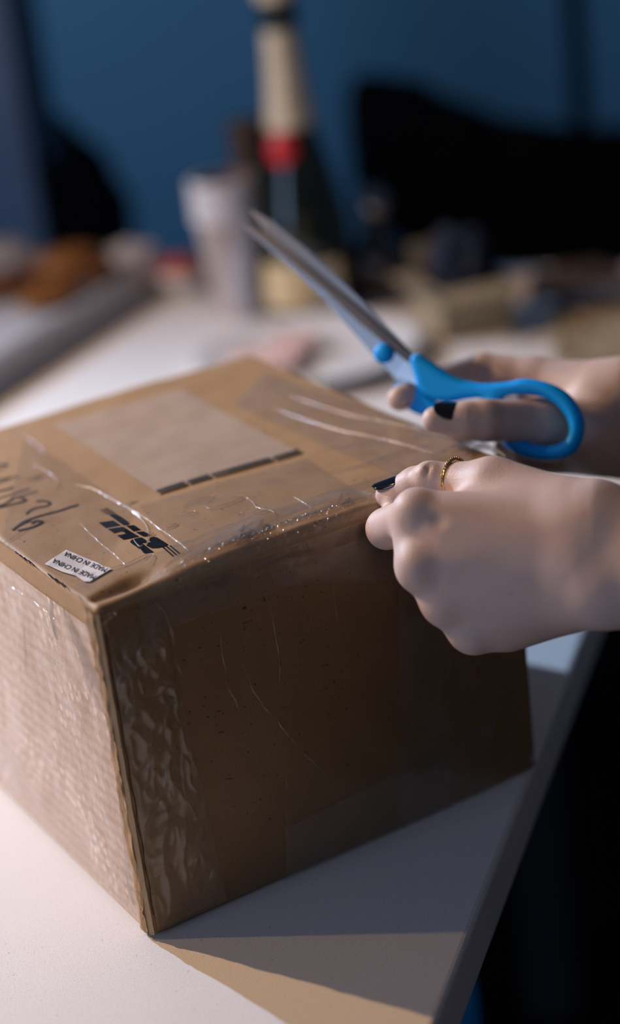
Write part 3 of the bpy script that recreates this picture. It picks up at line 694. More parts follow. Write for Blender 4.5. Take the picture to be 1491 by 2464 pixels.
ridges('tape_wrinkles', s_right, right_uv, [
 (k5([(560, 1000), (520, 1150), (460, 1330), (400, 1520), (370, 1650)]), 0.0008, 0.0016), (k5([(690, 1120), (640, 1260), (600, 1400), (520, 1520), (430, 1610)]), 0.0012, 0.0016), (k5([(320, 860), (310, 960), (330, 1060)]), 0.0008, 0.0012),
 (k5([(540, 1060), (480, 1130), (430, 1200)]), 0.0008, 0.0014), (k5([(870, 560), (960, 720), (1030, 900), (1070, 1080), (1090, 1260), (1140, 1420), (1180, 1520)]), 0.0014, 0.0018),
 (c6b([(370, 110), (280, 180), (235, 300)]), 0.0007, 0.0012), (c6b([(390, 320), (560, 370), (720, 430), (890, 480)]), 0.0007, 0.0014), (c6b([(730, 400), (760, 520), (780, 700), (795, 900), (830, 1100), (930, 1280), (1000, 1400)]), 0.0010, 0.0016),
 (c6b([(720, 0), (735, 150), (720, 260), (760, 400)]), 0.0010, 0.0014), (c6b([(280, 500), (400, 530), (500, 570), (520, 610)]), 0.0008, 0.0014), (c6b([(600, 1040), (570, 1160), (480, 1310), (350, 1470)]), 0.0006, 0.0016), (c6b([(1000, 1170), (940, 1260)]), 0.0006, 0.0014),
 (c6b([(420, 1640), (600, 1590), (800, 1500), (960, 1450)]), 0.0005, 0.0010), (c6b([(900, 1500), (960, 1620), (990, 1740), (900, 1740)]), 0.0007, 0.0012), (c6b([(450, 1780), (700, 1750), (900, 1720)]), 0.0004, 0.0008), (c6b([(440, 1540), (640, 1500), (860, 1430)]), 0.0003, 0.0006),
 (c6b([(650, 960), (800, 950), (900, 910)]), 0.0004, 0.0008), (c6b([(300, 600), (360, 680), (460, 720), (450, 900), (480, 960)]), 0.0010, 0.0012), (c6b([(560, 720), (640, 820), (600, 1000)]), 0.0008, 0.0012), (c6b([(930, 1760), (945, 1900)]), 0.0006, 0.0008),
 (c6([(330, 280), (380, 400), (410, 560), (420, 720)]), 0.0005, 0.0006), (c6([(270, 590), (320, 720), (400, 830), (530, 980), (680, 1110)]), 0.0007, 0.0007), (c6([(500, 1190), (680, 1110), (870, 1040)]), 0.0005, 0.0007), (c6([(200, 520), (220, 680), (265, 790)]), 0.0006, 0.0008),
 (c6([(350, 700), (500, 660), (650, 640)]), 0.0003, 0.0004), (c6([(100, 870), (300, 810), (460, 770)]), 0.0003, 0.0004), (c6([(440, 1040), (445, 1200), (450, 1330)]), 0.0004, 0.0004), (c6([(1380, 900), (1385, 960), (1350, 1040)]), 0.0012, 0.0014), (c6([(470, 1350), (475, 1390)]), 0.0008, 0.0010),
 (c6([(1250, 900), (1330, 950)]), 0.0005, 0.0005), (c6([(0, 370), (120, 330), (300, 270), (520, 200), (610, 190)]), 0.0004, 0.0006), (c6([(620, 290), (630, 420), (640, 520)]), 0.0005, 0.0004)], M_ridged, broken=True)
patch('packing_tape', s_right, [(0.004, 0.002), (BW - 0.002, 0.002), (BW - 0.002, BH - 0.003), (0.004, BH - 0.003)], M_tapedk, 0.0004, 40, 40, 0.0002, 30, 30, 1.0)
# dark scuffs and pen ticks on the shaded side
V, Fc = [], []; rng = random.Random(4)
for (x, y, L, a) in [(178, 740, 14, -0.5), (120, 562, 12, 0.0), (190, 520, 6, 0.3), (345, 298, 10, 0.2), (365, 380, 14, 1.3), (620, 685, 14, 1.4), (190, 800, 20, -0.2), (200, 880, 24, -0.2), (230, 1055, 26, -0.1), (300, 465, 40, -0.3), (520, 330, 8, 0), (300, 1185, 8, 1.4), (420, 620, 16, 1.5)]:
    cxp, cyp = 400 + x / 1.5695, 1200 + y / 1.5695; base = len(V)
    for k in range(5):
        t = (k / 4 - 0.5) * L / 1.5695; w = 1.3 * (0.5 + rng.random()) / 1.5695
        for sgn in (-1, 1):
            V.append(s_right(*right_uv(cxp + t * math.cos(a) + sgn * w * math.sin(a), cyp + t * math.sin(a) + sgn * w * math.cos(a)), 0.00045))
    Fc += [(base + 2 * k, base + 2 * k + 2, base + 2 * k + 3, base + 2 * k + 1) for k in range(4)]
mesh_obj('scuff_marks', V, Fc, M_gap, parcel)['kind'] = 'stuff'
for o in parcel.children:
    if o.name.startswith('tape_wrinkles'): o['kind'] = 'stuff'


# ------------------------------------------------------------------ the person's hands and arms
M_skin, nt, b = mat_new('fair_skin')
v = mapping(nt)
mot = tex(nt, 'ShaderNodeTexNoise', v, 45, 5, 0.6); fine = tex(nt, 'ShaderNodeTexNoise', v, 900, 3); vor = tex(nt, 'ShaderNodeTexVoronoi', v, 1100)
vein = tex(nt, 'ShaderNodeTexNoise', mapping(nt, (1, 1, 3.0)), 28, 2)
c = mixc(nt, ramp(nt, mot.outputs['Fac'], [(0.3, (0, 0, 0)), (0.72, (1, 1, 1))]), (0.60, 0.43, 0.365), (0.64, 0.49, 0.43))
c = mixc(nt, ramp(nt, vein.outputs['Fac'], [(0.34, (0.5,) * 3), (0.46, (0, 0, 0))]), c, (0.55, 0.44, 0.42))
spots = tex(nt, 'ShaderNodeTexNoise', v, 210, 1)
c = mixc(nt, ramp(nt, spots.outputs['Fac'], [(0.76, (0, 0, 0)), (0.82, (0.55,) * 3)]), c, (0.55, 0.26, 0.20))
nt.links.new(c, b.inputs['Base Color']); b.inputs['Roughness'].default_value = 0.5; b.inputs['Specular IOR Level'].default_value = 0.35
b.inputs['Subsurface Weight'].default_value = 0.22; b.inputs['Subsurface Radius'].default_value = (1.0, 0.35, 0.2); b.inputs['Subsurface Scale'].default_value = 0.004
hgt = math_n(nt, 'ADD', math_n(nt, 'MULTIPLY', vor.outputs['Distance'], 0.5), fine.outputs['Fac'])
bump_to(nt, b, hgt, 0.22, 0.0005)
M_nail = plain('black_nail_varnish', (0.004, 0.004, 0.006), 0.07, noise_amt=0.2, coat=1.0)
M_gold = plain('gold', (0.75, 0.46, 0.16), 0.22, 1.0, noise_amt=0.05)

def make_hand(lo_pts, palm, fingers, extra, h=0.0011, kf=0.006):
    """palm: cones (a,b,ra,rb,k); fingers: lists of (joint, radius)"""
    P = np.array(lo_pts); base = Field(P.min(0), P.max(0), h)
    for a, bq, ra, rb, k in palm: base.cone(a, bq, ra, rb, k)
    out = base.copy()
    for chain in fingers:
        f = Field(P.min(0), P.max(0), h)
        for (p0, r0), (p1, r1) in zip(chain[:-1], chain[1:]): f.cone(p0, p1, r0, r1, 0.0022)
        f.join(base, kf); out.F = smin(out.F, f.F, 0.0012).astype(np.float32)
    for kind, args in extra: getattr(out, kind)(*args)
    return out.mesh(2)

A = at
# left hand: a loose fist at the edge of the lid, its back to the camera, thumb on top
lw1, lw2 = A(1432, 1268, .843), A(1436, 1396, .840)             # wrist, thumb side and little-finger side
le1, le2 = A(1720, 1375, .822), A(1720, 1432, .818)             # half way up the forearm
mi, mm, mr, mp_ = A(1008, 1238, .861), A(1020, 1366, .857), A(1078, 1450, .861), A(1142, 1517, .868)
bi, bm_, br, bp_ = A(1380, 1268, .845), A(1390, 1312, .841), A(1392, 1362, .841), A(1385, 1412, .845)
tc, tm, ti, tt = A(1345, 1232, .855), A(1186, 1166, .872), A(1042, 1160, .893), A(934, 1192, .905)
def mixp(a, b, t): return a + (b - a) * t
palm = [(mixp(bi, bm_, .5), mixp(mixp(mi, mm, .5), mixp(bi, bm_, .5), .20), .0130, .0088, .012), (mixp(bm_, br, .5), mixp(mixp(mm, mr, .5), mixp(bm_, br, .5), .16), .0130, .0088, .012), (mixp(br, bp_, .5), mixp(mixp(mr, mp_, .5), mixp(br, bp_, .5), .16), .0125, .0086, .012),
        (mixp(mi, mm, .5) + FW * .006, mixp(bi, bm_, .5) + FW * .006, .0105, .013, .012), (lw1, le1, .0176, .0205, .012), (lw2, le2, .0166, .0205, .012), ((lw1 + lw2) / 2, (le1 + le2) / 2, .0175, .024, .010),
        (bi, mi, .0130, .0098, .012), (bm_, mm, .0135, .0102, .012), (br, mr, .0135, .0098, .012), (bp_, mp_, .0128, .0093, .012),
        (lw1, bi, .0178, .0135, .010), (lw2, bp_, .0168, .0135, .010), (lw2, br, .0165, .0140, .010),
        (A(1330, 1300, .856), A(1085, 1330, .876), .016, .0125, .010), (A(1330, 1380, .858), A(1150, 1440, .880), .016, .0125, .010),
        (A(1225, 1503, .868), A(1365, 1452, .856), .0112, .0120, .008), (tc, tm, .0150, .0118, .009), (A(1330, 1260, .858), A(1150, 1240, .872), .0145, .0110, .009)]
fing = [[(mi, .0100), (A(930, 1272, .893), .0094), (A(978, 1236, .905), .0082), (A(955, 1206, .902), .0072)],
        [(mm, .0106), (A(1001, 1352, .894), .0094), (A(1052, 1325, .906), .0082), (A(1045, 1290, .893), .0072)],
        [(mr, .0098), (A(1064, 1440, .897), .0088), (A(1105, 1415, .910), .0078), (A(1100, 1385, .896), .0070)],
        [(mp_, .0094), (A(1128, 1502, .902), .0080), (A(1160, 1475, .912), .0070), (A(1158, 1450, .898), .0062)],
        [(tm, .0112), (ti, .0090), (A(1000, 1168, .897), .0086), (tt, .0062)]]
extra = [('ball', (A(998, 1226, .8585), .0068, .008)), ('ball', (A(1006, 1362, .8535), .0076, .008)), ('ball', (A(1064, 1446, .8575), .0070, .008)), ('ball', (A(1130, 1516, .8635), .0070, .008)),
         ('ball', (A(1050, 1250, .8425), .0030, .004, True)),
         ('ball', (A(1028, 1142, .886), .0056, .006)), ('ball', (A(1462, 1425, .8300), .0080, .014)),
         ('cone', (A(1015, 1128, .880), A(1005, 1160, .880), .0010, .0010, .0015, True)), ('cone', (A(1030, 1125, .882), A(1022, 1160, .879), .0010, .0010, .0015, True))]
bounds = [A(850, 1070, .93), A(850, 1620, .93), A(1500, 1070, .93), A(1780, 1180, .78), A(1860, 1600, .78), A(1860, 1180, .87), A(900, 1620, .83), A(900, 1070, .80), A(1500, 1620, .80)]
VL, QL = make_hand(bounds, palm, fing, extra)

# right hand: holding the scissors, thumb through the near ring, fingers behind
rw1, rw2 = A(1500, 950, 1.002), A(1505, 1058, 1.010)
re1, re2 = A(1760, 985, 1.010), A(1770, 1060, 1.020)
qi, qm, qr, qp = A(1290, 908, 1.022), A(1300, 958, 1.036), A(1320, 1010, 1.040), A(1335, 1060, 1.030)
rc, rm, ri, rt_ = A(1425, 1040, .992), A(1318, 1015, .980), A(1165, 1012, .966), A(1046, 1010, .963)
palm = [(rw1, re1, .0172, .0215, .012), (rw2, re2, .0168, .0215, .012), ((rw1 + rw2) / 2, (re1 + re2) / 2, .017, .024, .010),
        (rw1, qi, .0150, .0098, .009), (rw1, qm, .0150, .0102, .009), (rw2, qr, .0150, .0100, .009), (rw2, qp, .0145, .0095, .009),
        (rw2, rc, .0165, .0165, .010), (rc, rm, .0150, .0115, .008), (A(1440, 1075, 1.0), A(1290, 1085, 1.012), .0135, .0115, .009), (A(1430, 960, 1.005), A(1330, 950, 1.022), .0145, .0115, .009)]
fing = [[(qi, .0100), (A(1160, 892, 1.030), .0094), (A(1048, 926, 1.022), .0084), (A(962, 958, 1.012), .0068)],
        [(qm, .0100), (A(1195, 985, 1.046), .0092), (A(1120, 1030, 1.030), .0082), (A(1062, 1052, 1.008), .0068)],
        [(qr, .0096), (A(1235, 1052, 1.042), .0088), (A(1225, 1082, 1.020), .0078), (A(1262, 1088, 1.002), .0070)],
        [(qp, .0090), (A(1268, 1082, 1.040), .0080), (A(1252, 1092, 1.020), .0070), (A(1285, 1096, 1.004), .0062)],
        [(rm, .0115), (ri, .0104), (A(1120, 1012, .964), .0094), (rt_, .0066)]]
extra = [('cone', (A(1118, 975, .954), A(1112, 1015, .953), .0010, .0010, .0015, True)), ('cone', (A(1134, 972, .955), A(1132, 1015, .953), .0010, .0010, .0015, True)),
         ('ball', (A(1168, 905, 1.018), .0030, .006, True))]
bounds = [A(910, 800, 1.06), A(910, 1170, 1.06), A(1650, 800, 1.06), A(1650, 1180, 1.06), A(1900, 860, .965), A(1900, 1200, .965), A(1900, 860, 1.065), A(1900, 1200, 1.065), A(960, 900, .945), A(960, 1120, .945)]
VR, QR = make_hand(bounds, palm, fing, extra)

# upper arms, neck and head (outside the picture), meeting the forearms
el, er = np.array([0.44, -0.135, 0.075]), np.array([0.50, 0.085, 0.055])
sl_, sr_ = np.array([0.585, -0.300, 0.295]), np.array([0.700, 0.035, 0.295])
fa = (le1 + le2) / 2; fb = (re1 + re2) / 2
mid = (sl_ + sr_) / 2
B = Field([0.25, -0.50, -0.10], [0.95, 0.28, 0.75], 0.0045)
for a, bq, ra, rb in [(mixp(lw1, le1, .80), le1, .0200, .0207), (mixp(lw2, le2, .80), le2, .0198, .0207), (mixp((lw1 + lw2) / 2, fa, .80), fa, .0228, .0242), (fa, el, .0285, .040), (el, sl_, .040, .050), (mixp(rw1, re1, .80), re1, .0208, .0217), (mixp(rw2, re2, .80), re2, .0207, .0217), (mixp((rw1 + rw2) / 2, fb, .80), fb, .0227, .0242), (fb, er, .0285, .040), (er, sr_, .040, .050), (sl_, mid, .05, .07), (sr_, mid, .05, .07)]: B.cone(a, bq, ra, rb, .012)
nk = mid + np.array([0.0, 0.0, 0.06]); hd = mid + np.array([-0.06, 0.02, 0.24])
B.cone(mid, nk + np.array([-0.02, 0.005, 0.06]), .055, .052, .03); fwd = np.array([-0.94, 0.34, 0.0]); sid = np.array([0.34, 0.94, 0.0])
B.ellip(hd, [fwd, sid, (0, 0, 1)], (0.092, 0.074, 0.112), .02); B.ellip(hd + fwd * 0.035 - np.array([0, 0, 0.062]), [fwd, sid, (0, 0, 1)], (0.055, 0.05, 0.055), .02)
B.cone(hd + fwd * 0.086 + np.array([0, 0, 0.012]), hd + fwd * 0.108 - np.array([0, 0, 0.024]), .007, .012, .01)
for s in (-1, 1):
    B.ellip(hd + sid * s * 0.076 - np.array([0, 0, 0.005]), [fwd, sid, (0, 0, 1)], (0.018, 0.008, 0.03), .008)
    B.ball(hd + fwd * 0.090 + sid * s * 0.032 + np.array([0, 0, 0.015]), .010, .012, True)
B.cone(hd + fwd * 0.082 + sid * 0.02 - np.array([0, 0, 0.055]), hd + fwd * 0.082 - sid * 0.02 - np.array([0, 0, 0.055]), .006, .006, .006)
VB, QB = B.mesh(2)
V = np.concatenate([VL, VR, VB]); Q = np.concatenate([QL, QR + len(VL), QB + len(VL) + len(VR)])
person = fast_mesh('person', V, Q, M_skin)
tag(person, 'bare-armed person with black nails, one fist on the parcel, other hand holding scissors', 'person')

def nail(tip_center, axis, normal, length, width, rad, mat=M_nail, point=0.55):
    ax = np.array(axis, float); ax /= np.linalg.norm(ax); n = np.array(normal, float); n -= ax * (n @ ax); n /= np.linalg.norm(n); s = np.cross(ax, n)
    V, Fc = [], []; nu, nv = 18, 12
    for layer in (0, 1):
        for i in range(nu + 1):
            t = i / nu
            w = width / 2 * (math.sqrt(max(0, 1 - ((0.28 - t) / 0.28) ** 2)) if t < 0.28 else (1 - (max(0, t - 0.42) / 0.58) ** 2.1 * (1 - 0.06)) ** point)
            for j in range(nv + 1):
                x = (j / nv * 2 - 1) * w; a = x / rad
                lift = rad * math.cos(a) + (-0.0006 if layer else 0.0) - 0.0012 * (t ** 2) * 0.6
                V.append(np.array(tip_center) + ax * (t - 0.6) * length + s * rad * math.sin(a) + n * lift)
    m = (nu + 1) * (nv + 1)
    for i in range(nu):
        for j in range(nv):
            a = i * (nv + 1) + j
            Fc.append((a, a + nv + 1, a + nv + 2, a + 1)); Fc.append((m + a, m + a + 1, m + a + nv + 2, m + a + nv + 1))
    rim = [j for j in range(nv + 1)] + [i * (nv + 1) + nv for i in range(1, nu + 1)] + [nu * (nv + 1) + j for j in range(nv - 1, -1, -1)] + [i * (nv + 1) for i in range(nu - 1, 0, -1)]
    for k in range(len(rim)):
        a, c2 = rim[k], rim[(k + 1) % len(rim)]; Fc.append((a, c2, m + c2, m + a))
    return tag(mesh_obj('fingernail', V, Fc, mat, person), 'glossy black painted nail')
axl = tt - ti
nail(A(938, 1186, .9035), axl, UP * 0.86 - FW * 0.50, 0.0168, 0.0112, 0.0070)
axr = rt_ - ri
nail(A(1066, 1007, .9640), axr + UP * 0.002, UP * 0.55 - FW * 0.84, 0.0165, 0.0118, 0.0090)
nail(A(972, 955, 1.0125), A(962, 958, 1.012) - A(1048, 926, 1.022), UP * 0.8 + FW * 0.6, 0.0135, 0.0100, 0.0070)

# gold ring with a row of tiny beads on the left thumb
rc0 = A(1096, 1161, .8865); rax = (ti - tm) / np.linalg.norm(ti - tm); rr = 0.0108
u1 = UP - rax * (UP @ rax); u1 /= np.linalg.norm(u1); u2 = np.cross(rax, u1)
rax2 = rax + 0.0 * u1
ring = tag(empty('gold_ring', rc0), 'thin beaded gold ring on the thumb of the fist', 'ring')
pts = [(u1 * math.cos(t) + u2 * math.sin(t)) * rr + rax * 0.0006 * math.sin(t) for t in np.linspace(0, 2 * math.pi, 64, endpoint=False)]
tube('band', pts, 0.00065, M_gold, ring, 8, True)
bme = None
for t in np.linspace(-1.7, 1.7, 26):
    c0 = (u1 * math.cos(t) + u2 * math.sin(t)) * (rr + 0.0006) + rax * 0.0002
    if bme is None:
        bb = bmesh.new(); bmesh.ops.create_icosphere(bb, subdivisions=2, radius=0.00052)
        o = from_bm('bead', bb, M_gold, ring, True); bme = o.data
    else: o = link(bpy.data.objects.new('bead', bme), ring)
    o.location = tuple(map(float, c0))

# clothing: black T-shirt and trousers, outside the picture
M_black = plain('black_cotton', (0.006, 0.006, 0.007), 0.9, noise_amt=0.3, noise_scale=300, spec=0.1)
G = Field([0.30, -0.62, -0.62], [1.05, 0.42, 0.46], 0.009)
hip = np.array([0.70, -0.14, -0.26])
G.cone(sl_, mid, .066, .085, .03).cone(sr_, mid, .066, .085, .03).cone(mid + np.array([0.02, 0, -0.05]), hip, .12, .13, .05)
G.cone(mid - EV * 0.07, hip - EV * 0.07, .10, .10, .05).cone(mid + EV * 0.07, hip + EV * 0.07, .10, .10, .05)
G.cone(sl_, sl_ + (el - sl_) * 0.45, .066, .058, .02).cone(sr_, sr_ + (er - sr_) * 0.45, .066, .058, .02)
for s in (-1, 1): G.cone(hip + EV * s * 0.09 + np.array([0, 0, -0.02]), hip + EV * s * 0.11 + NV * 0.30 + np.array([0, 0, -0.02]), .085, .065, .03)
Vg, Qg = G.mesh(2)
fast_mesh('clothing', Vg, Qg, M_black, person)
M_hair = plain('dark_brown_hair', (0.02, 0.012, 0.008), 0.5, noise_amt=0.5, noise_scale=200, bump=0.6)
H = Field(hd - 0.2, hd + 0.2, 0.007)
H.ellip(hd + np.array([0, 0, 0.018]) - fwd * 0.018, [fwd, sid, (0, 0, 1)], (0.100, 0.088, 0.112), .01); H.cone(hd - fwd * 0.07, hd - fwd * 0.09 - np.array([0, 0, 0.14]), .06, .05, .03)
H.ellip(hd + fwd * 0.085 - np.array([0, 0, 0.05]), [fwd, sid, (0, 0, 1)], (0.085, 0.068, 0.105), .01, True)
Vh, Qh = H.mesh(2); fast_mesh('hair', Vh, Qh, M_hair, person)

# ------------------------------------------------------------------ scissors
M_steel, nt, b = mat_new('brushed_steel')
v = mapping(nt, (3, 60, 60)); n1 = tex(nt, 'ShaderNodeTexNoise', v, 30, 3)
nt.links.new(mixc(nt, n1.outputs['Fac'], (0.50, 0.50, 0.52), (0.62, 0.62, 0.64)), b.inputs['Base Color']); b.inputs['Metallic'].default_value = 1.0; b.inputs['Roughness'].default_value = 0.26
M_blue = plain('blue_plastic', (0.001, 0.36, 1.0), 0.45, noise_amt=0.03, spec=0.2)
O_ = at(922, 850, 1.015); X_ = at(1390, 1030, .963) - O_
Nn = np.array([-0.46, -0.78, 0.43]); Nn /= np.linalg.norm(Nn)          # plane of the blades
Uu = X_ - Nn * (X_ @ Nn); Uu /= np.linalg.norm(Uu); Vv = np.cross(Nn, Uu)
def sc_uv(px, py, off=0.0):
    d = FW + RT * (px - CX) / F_PX - UP * (py - CY) / F_PX; o = O_ + Nn * off
    q = CAM + d * ((o - CAM) @ Nn) / (d @ Nn) - o
    return np.array([q @ Uu, q @ Vv])
sciss = bpy.data.objects.new('scissors', None); link(sciss); sciss.empty_display_size = 0.02
sciss.matrix_world = Matrix(((Uu[0], Vv[0], Nn[0], O_[0]), (Uu[1], Vv[1], Nn[1], O_[1]), (Uu[2], Vv[2], Nn[2], O_[2]), (0, 0, 0, 1)))
tag(sciss, 'steel scissors with bright blue plastic handles, raised over the parcel in the right hand', 'scissors')
def poly_sd(P, X, Y):
    P = np.asarray(P); n = len(P); d = np.full(np.broadcast(X, Y).shape, 1e9); s = np.ones_like(d)
    for i in range(n):
        a, bq = P[i], P[i - 1]; e = bq - a; wx, wy = X - a[0], Y - a[1]
        t = np.clip((wx * e[0] + wy * e[1]) / (e @ e + 1e-15), 0, 1)
        d = np.minimum(d, (wx - e[0] * t) ** 2 + (wy - e[1] * t) ** 2)
        c1 = Y >= a[1]; c2 = Y < bq[1]; c3 = e[0] * wy > e[1] * wx
        s = np.where((c1 & c2 & c3) | (~c1 & ~c2 & ~c3), -s, s)
    return s * np.sqrt(d)
def spline(P, k=5):
    P = [np.array(p, float) for p in P]; n = len(P); D = []
    for i in range(n):
        p0, p1, p2, p3 = P[i - 1], P[i], P[(i + 1) % n], P[(i + 2) % n]
        for j in range(k):
            t = j / k; D.append(0.5 * ((2 * p1) + (p2 - p0) * t + (2 * p0 - 5 * p1 + 4 * p2 - p3) * t * t + (3 * p1 - p0 - 3 * p2 + p3) * t ** 3))
    return D
def handle(name, outer, inner, off, half, rnd):
    Po = spline([sc_uv(*p, off) for p in outer]); Pi = spline([sc_uv(*p, off) for p in inner]) if inner else None
    lo = np.min(Po, 0) - 0.004; hi = np.max(Po, 0) + 0.004; h = 0.0007
    f = Field([lo[0], lo[1], off - half - 0.004], [hi[0], hi[1], off + half + 0.004], h)
    xs = f.lo[0] + h * np.arange(f.n[0]); ys = f.lo[1] + h * np.arange(f.n[1]); zs = f.lo[2] + h * np.arange(f.n[2])
    X, Y = np.meshgrid(xs, ys, indexing='ij'); d2 = poly_sd(Po, X, Y)
    if Pi is not None: d2 = np.maximum(d2, -poly_sd(Pi, X, Y))
    dz = np.abs(zs - off)[None, None, :] - half; q0 = d2[:, :, None] + rnd; q1 = dz + rnd
    f.F = (np.minimum(np.maximum(q0, q1), 0) + np.sqrt(np.maximum(q0, 0) ** 2 + np.maximum(q1, 0) ** 2) - rnd).astype(np.float32)
    Vh, Qh = f.mesh(2); return fast_mesh(name, Vh, Qh, M_blue, sciss)
handle('handle', [(1006, 851), (1029, 864), (1060, 885), (1097, 907), (1156, 922), (1220, 919), (1266, 911), (1325, 923), (1370, 950), (1398, 992), (1405, 1034), (1390, 1077), (1359, 1102), (1304, 1108), (1250, 1096), (1205, 1062), (1180, 1010), (1165, 962), (1122, 960), (1088, 967), (1050, 964), (1010, 938), (999, 907), (989, 864)],
       [(1210, 956), (1283, 951), (1330, 968), (1360, 1000), (1371, 1034), (1362, 1058), (1335, 1070), (1290, 1070), (1245, 1050), (1218, 1015)], 0.0035, 0.0045, 0.0040)
handle('handle', [(952, 924), (985, 919), (1012, 930), (1045, 962), (1085, 982), (1150, 992), (1215, 1000), (1250, 1018), (1256, 1040), (1230, 1056), (1160, 1053), (1090, 1030), (1030, 1006), (985, 987), (951, 948)],
       [(1130, 1011), (1200, 1018), (1230, 1031), (1200, 1041), (1140, 1034)], -0.0065, 0.0042, 0.0038)
def blade(name, upper, lower, ridge, off, thick, side):
    """pixel polylines of equal length: back edge, cutting edge and the ridge of the bevel between them"""
    V, Fc = [], []; n = len(upper)
    for i in range(n):
        a, c2, r = sc_uv(*upper[i], off), sc_uv(*lower[i], off), sc_uv(*ridge[i], off); t = min(thick, 0.16 * float(np.linalg.norm(a - c2)) + 0.0002)
        V += [(*a, off - side * t * 0.5), (*a, off + side * t * 0.15), (*r, off + side * t * 0.5), (*c2, off + side * t * 0.40), (*c2, off - side * t * 0.5)]
    for i in range(n - 1):
        for j in range(5):
            Fc.append((i * 5 + j, i * 5 + (j + 1) % 5, (i + 1) * 5 + (j + 1) % 5, (i + 1) * 5 + j))
    Fc.append(tuple(range(5))); Fc.append(tuple((n - 1) * 5 + j for j in range(5))[::-1])
    o = mesh_obj(name, V, Fc, M_steel, sciss, smooth=False)
    bm = bmesh.new(); bm.from_mesh(o.data); bmesh.ops.recalc_face_normals(bm, faces=bm.faces[:]); bm.to_mesh(o.data); bm.free(); return o
blade('blade', [(588, 533), (640, 566), (720, 628), (800, 694), (870, 752), (940, 812), (985, 850), (1012, 875)],
      [(584, 541), (632, 588), (706, 652), (778, 720), (842, 790), (898, 855), (950, 905), (1010, 930)],
      [(586, 537), (637, 578), (712, 641), (790, 706), (858, 770), (928, 828), (974, 866), (1011, 890)], 0.0020, 0.0030, 1)
blade('blade', [(602, 502), (655, 533), (735, 596), (815, 668), (880, 732), (945, 800), (985, 842), (1000, 880)],
      [(606, 512), (640, 560), (716, 632), (796, 700), (866, 764), (905, 850), (945, 905), (975, 940)],
      [(604, 508), (650, 550), (728, 615), (806, 686), (874, 746), (930, 815), (970, 860), (990, 900)], -0.0022, 0.0030, -1)
c0 = sc_uv(922, 850, 0.004)
lathe('screw', [(0.0, 0.0030), (0.0030, 0.0028), (0.0046, 0.0020), (0.0053, 0.0008), (0.0053, -0.0016)], M_blue, sciss, 32, loc=(c0[0], c0[1], 0.0040))

# ------------------------------------------------------------------ things at the far end of the table
M_white = plain('white_paper', (0.66, 0.65, 0.67), 0.6, noise_amt=0.03)
M_china = plain('white_glazed_china', (0.72, 0.71, 0.71), 0.18, noise_amt=0.02)
M_green = plain('dark_green_glass', (0.004, 0.010, 0.006), 0.06, noise_amt=0.1, coat=0.5)
M_foil = plain('cream_gold_foil', (0.62, 0.52, 0.36), 0.42, 0.35, noise_amt=0.12, noise_scale=160, bump=0.5)
M_darkfoil = plain('black_green_foil', (0.012, 0.022, 0.022), 0.4, 0.2)
M_red = plain('red_wax_seal', (0.45, 0.008, 0.012), 0.4, noise_amt=0.1)
M_label = plain('cream_label_paper', (0.66, 0.52, 0.30), 0.6, noise_amt=0.08, noise_scale=90)
M_kraft = plain('kraft_board', (0.33, 0.26, 0.16), 0.75, noise_amt=0.12, noise_scale=120)
M_darkbrown = plain('dark_brown_board', (0.055, 0.032, 0.018), 0.6, noise_amt=0.2)
M_coffee = plain('brown_cup_lining', (0.10, 0.045, 0.02), 0.5, noise_amt=0.1)
M_smoke = plain('smoked_glass', (0.012, 0.012, 0.016), 0.13, noise_amt=0.1, coat=1.0)
M_amber = plain('dark_amber_glass', (0.05, 0.016, 0.006), 0.08, noise_amt=0.2, coat=0.6)
M_navy = plain('navy_cloth', (0.004, 0.009, 0.028), 0.75, noise_amt=0.25, noise_scale=80, bump=0.5)
M_blackup = plain('black_upholstery', (0.004, 0.004, 0.005), 0.85, noise_amt=0.3, noise_scale=90, spec=0.15)
M_crust = plain('baked_crust', (0.30, 0.115, 0.022), 0.5, noise_amt=0.5, noise_scale=70, bump=0.6)
M_crust2 = plain('dark_baked_crust', (0.15, 0.050, 0.014), 0.5, noise_amt=0.5, noise_scale=70, bump=0.6)
M_ham = plain('pink_ham', (0.74, 0.52, 0.47), 0.45, noise_amt=0.15, noise_scale=60)
M_sauce = plain('orange_red_sauce', (0.48, 0.085, 0.022), 0.35, noise_amt=0.2)

# champagne bottle
bp = np.array([0.122, 0.982, 0.0])
bottle = tag(empty('champagne_bottle', bp), 'dark green champagne bottle with cream neck foil and red seal', 'bottle')
lathe('glass_body', [(0.0, 0.012), (0.02, 0.008), (0.036, 0.0), (0.0425, 0.003), (0.0435, 0.012), (0.0435, 0.060), (0.0425, 0.080), (0.0395, 0.100), (0.0345, 0.122), (0.0290, 0.143), (0.0240, 0.163), (0.0203, 0.182), (0.0172, 0.210), (0.0155, 0.235), (0.0146, 0.262), (0.0150, 0.285), (0.0165, 0.287), (0.0165, 0.297), (0.0145, 0.300), (0.0, 0.300)], M_green, bottle)
lathe('neck_foil', [(0.0229, 0.1715), (0.0212, 0.1820), (0.0181, 0.2115), (0.0164, 0.235), (0.0156, 0.259), (0.0150, 0.262)], M_foil, bottle)
lathe('foil_band', [(0.0163, 0.258), (0.0164, 0.262), (0.0166, 0.279), (0.0176, 0.282), (0.0168, 0.284)], M_darkfoil, bottle)
lathe('foil_cap', [(0.0172, 0.283), (0.0182, 0.288), (0.0185, 0.300), (0.0170, 0.312), (0.0110, 0.320), (0.0, 0.322)], M_foil, bottle)
fa_ = math.atan2(CAM[1] - bp[1], CAM[0] - bp[0])
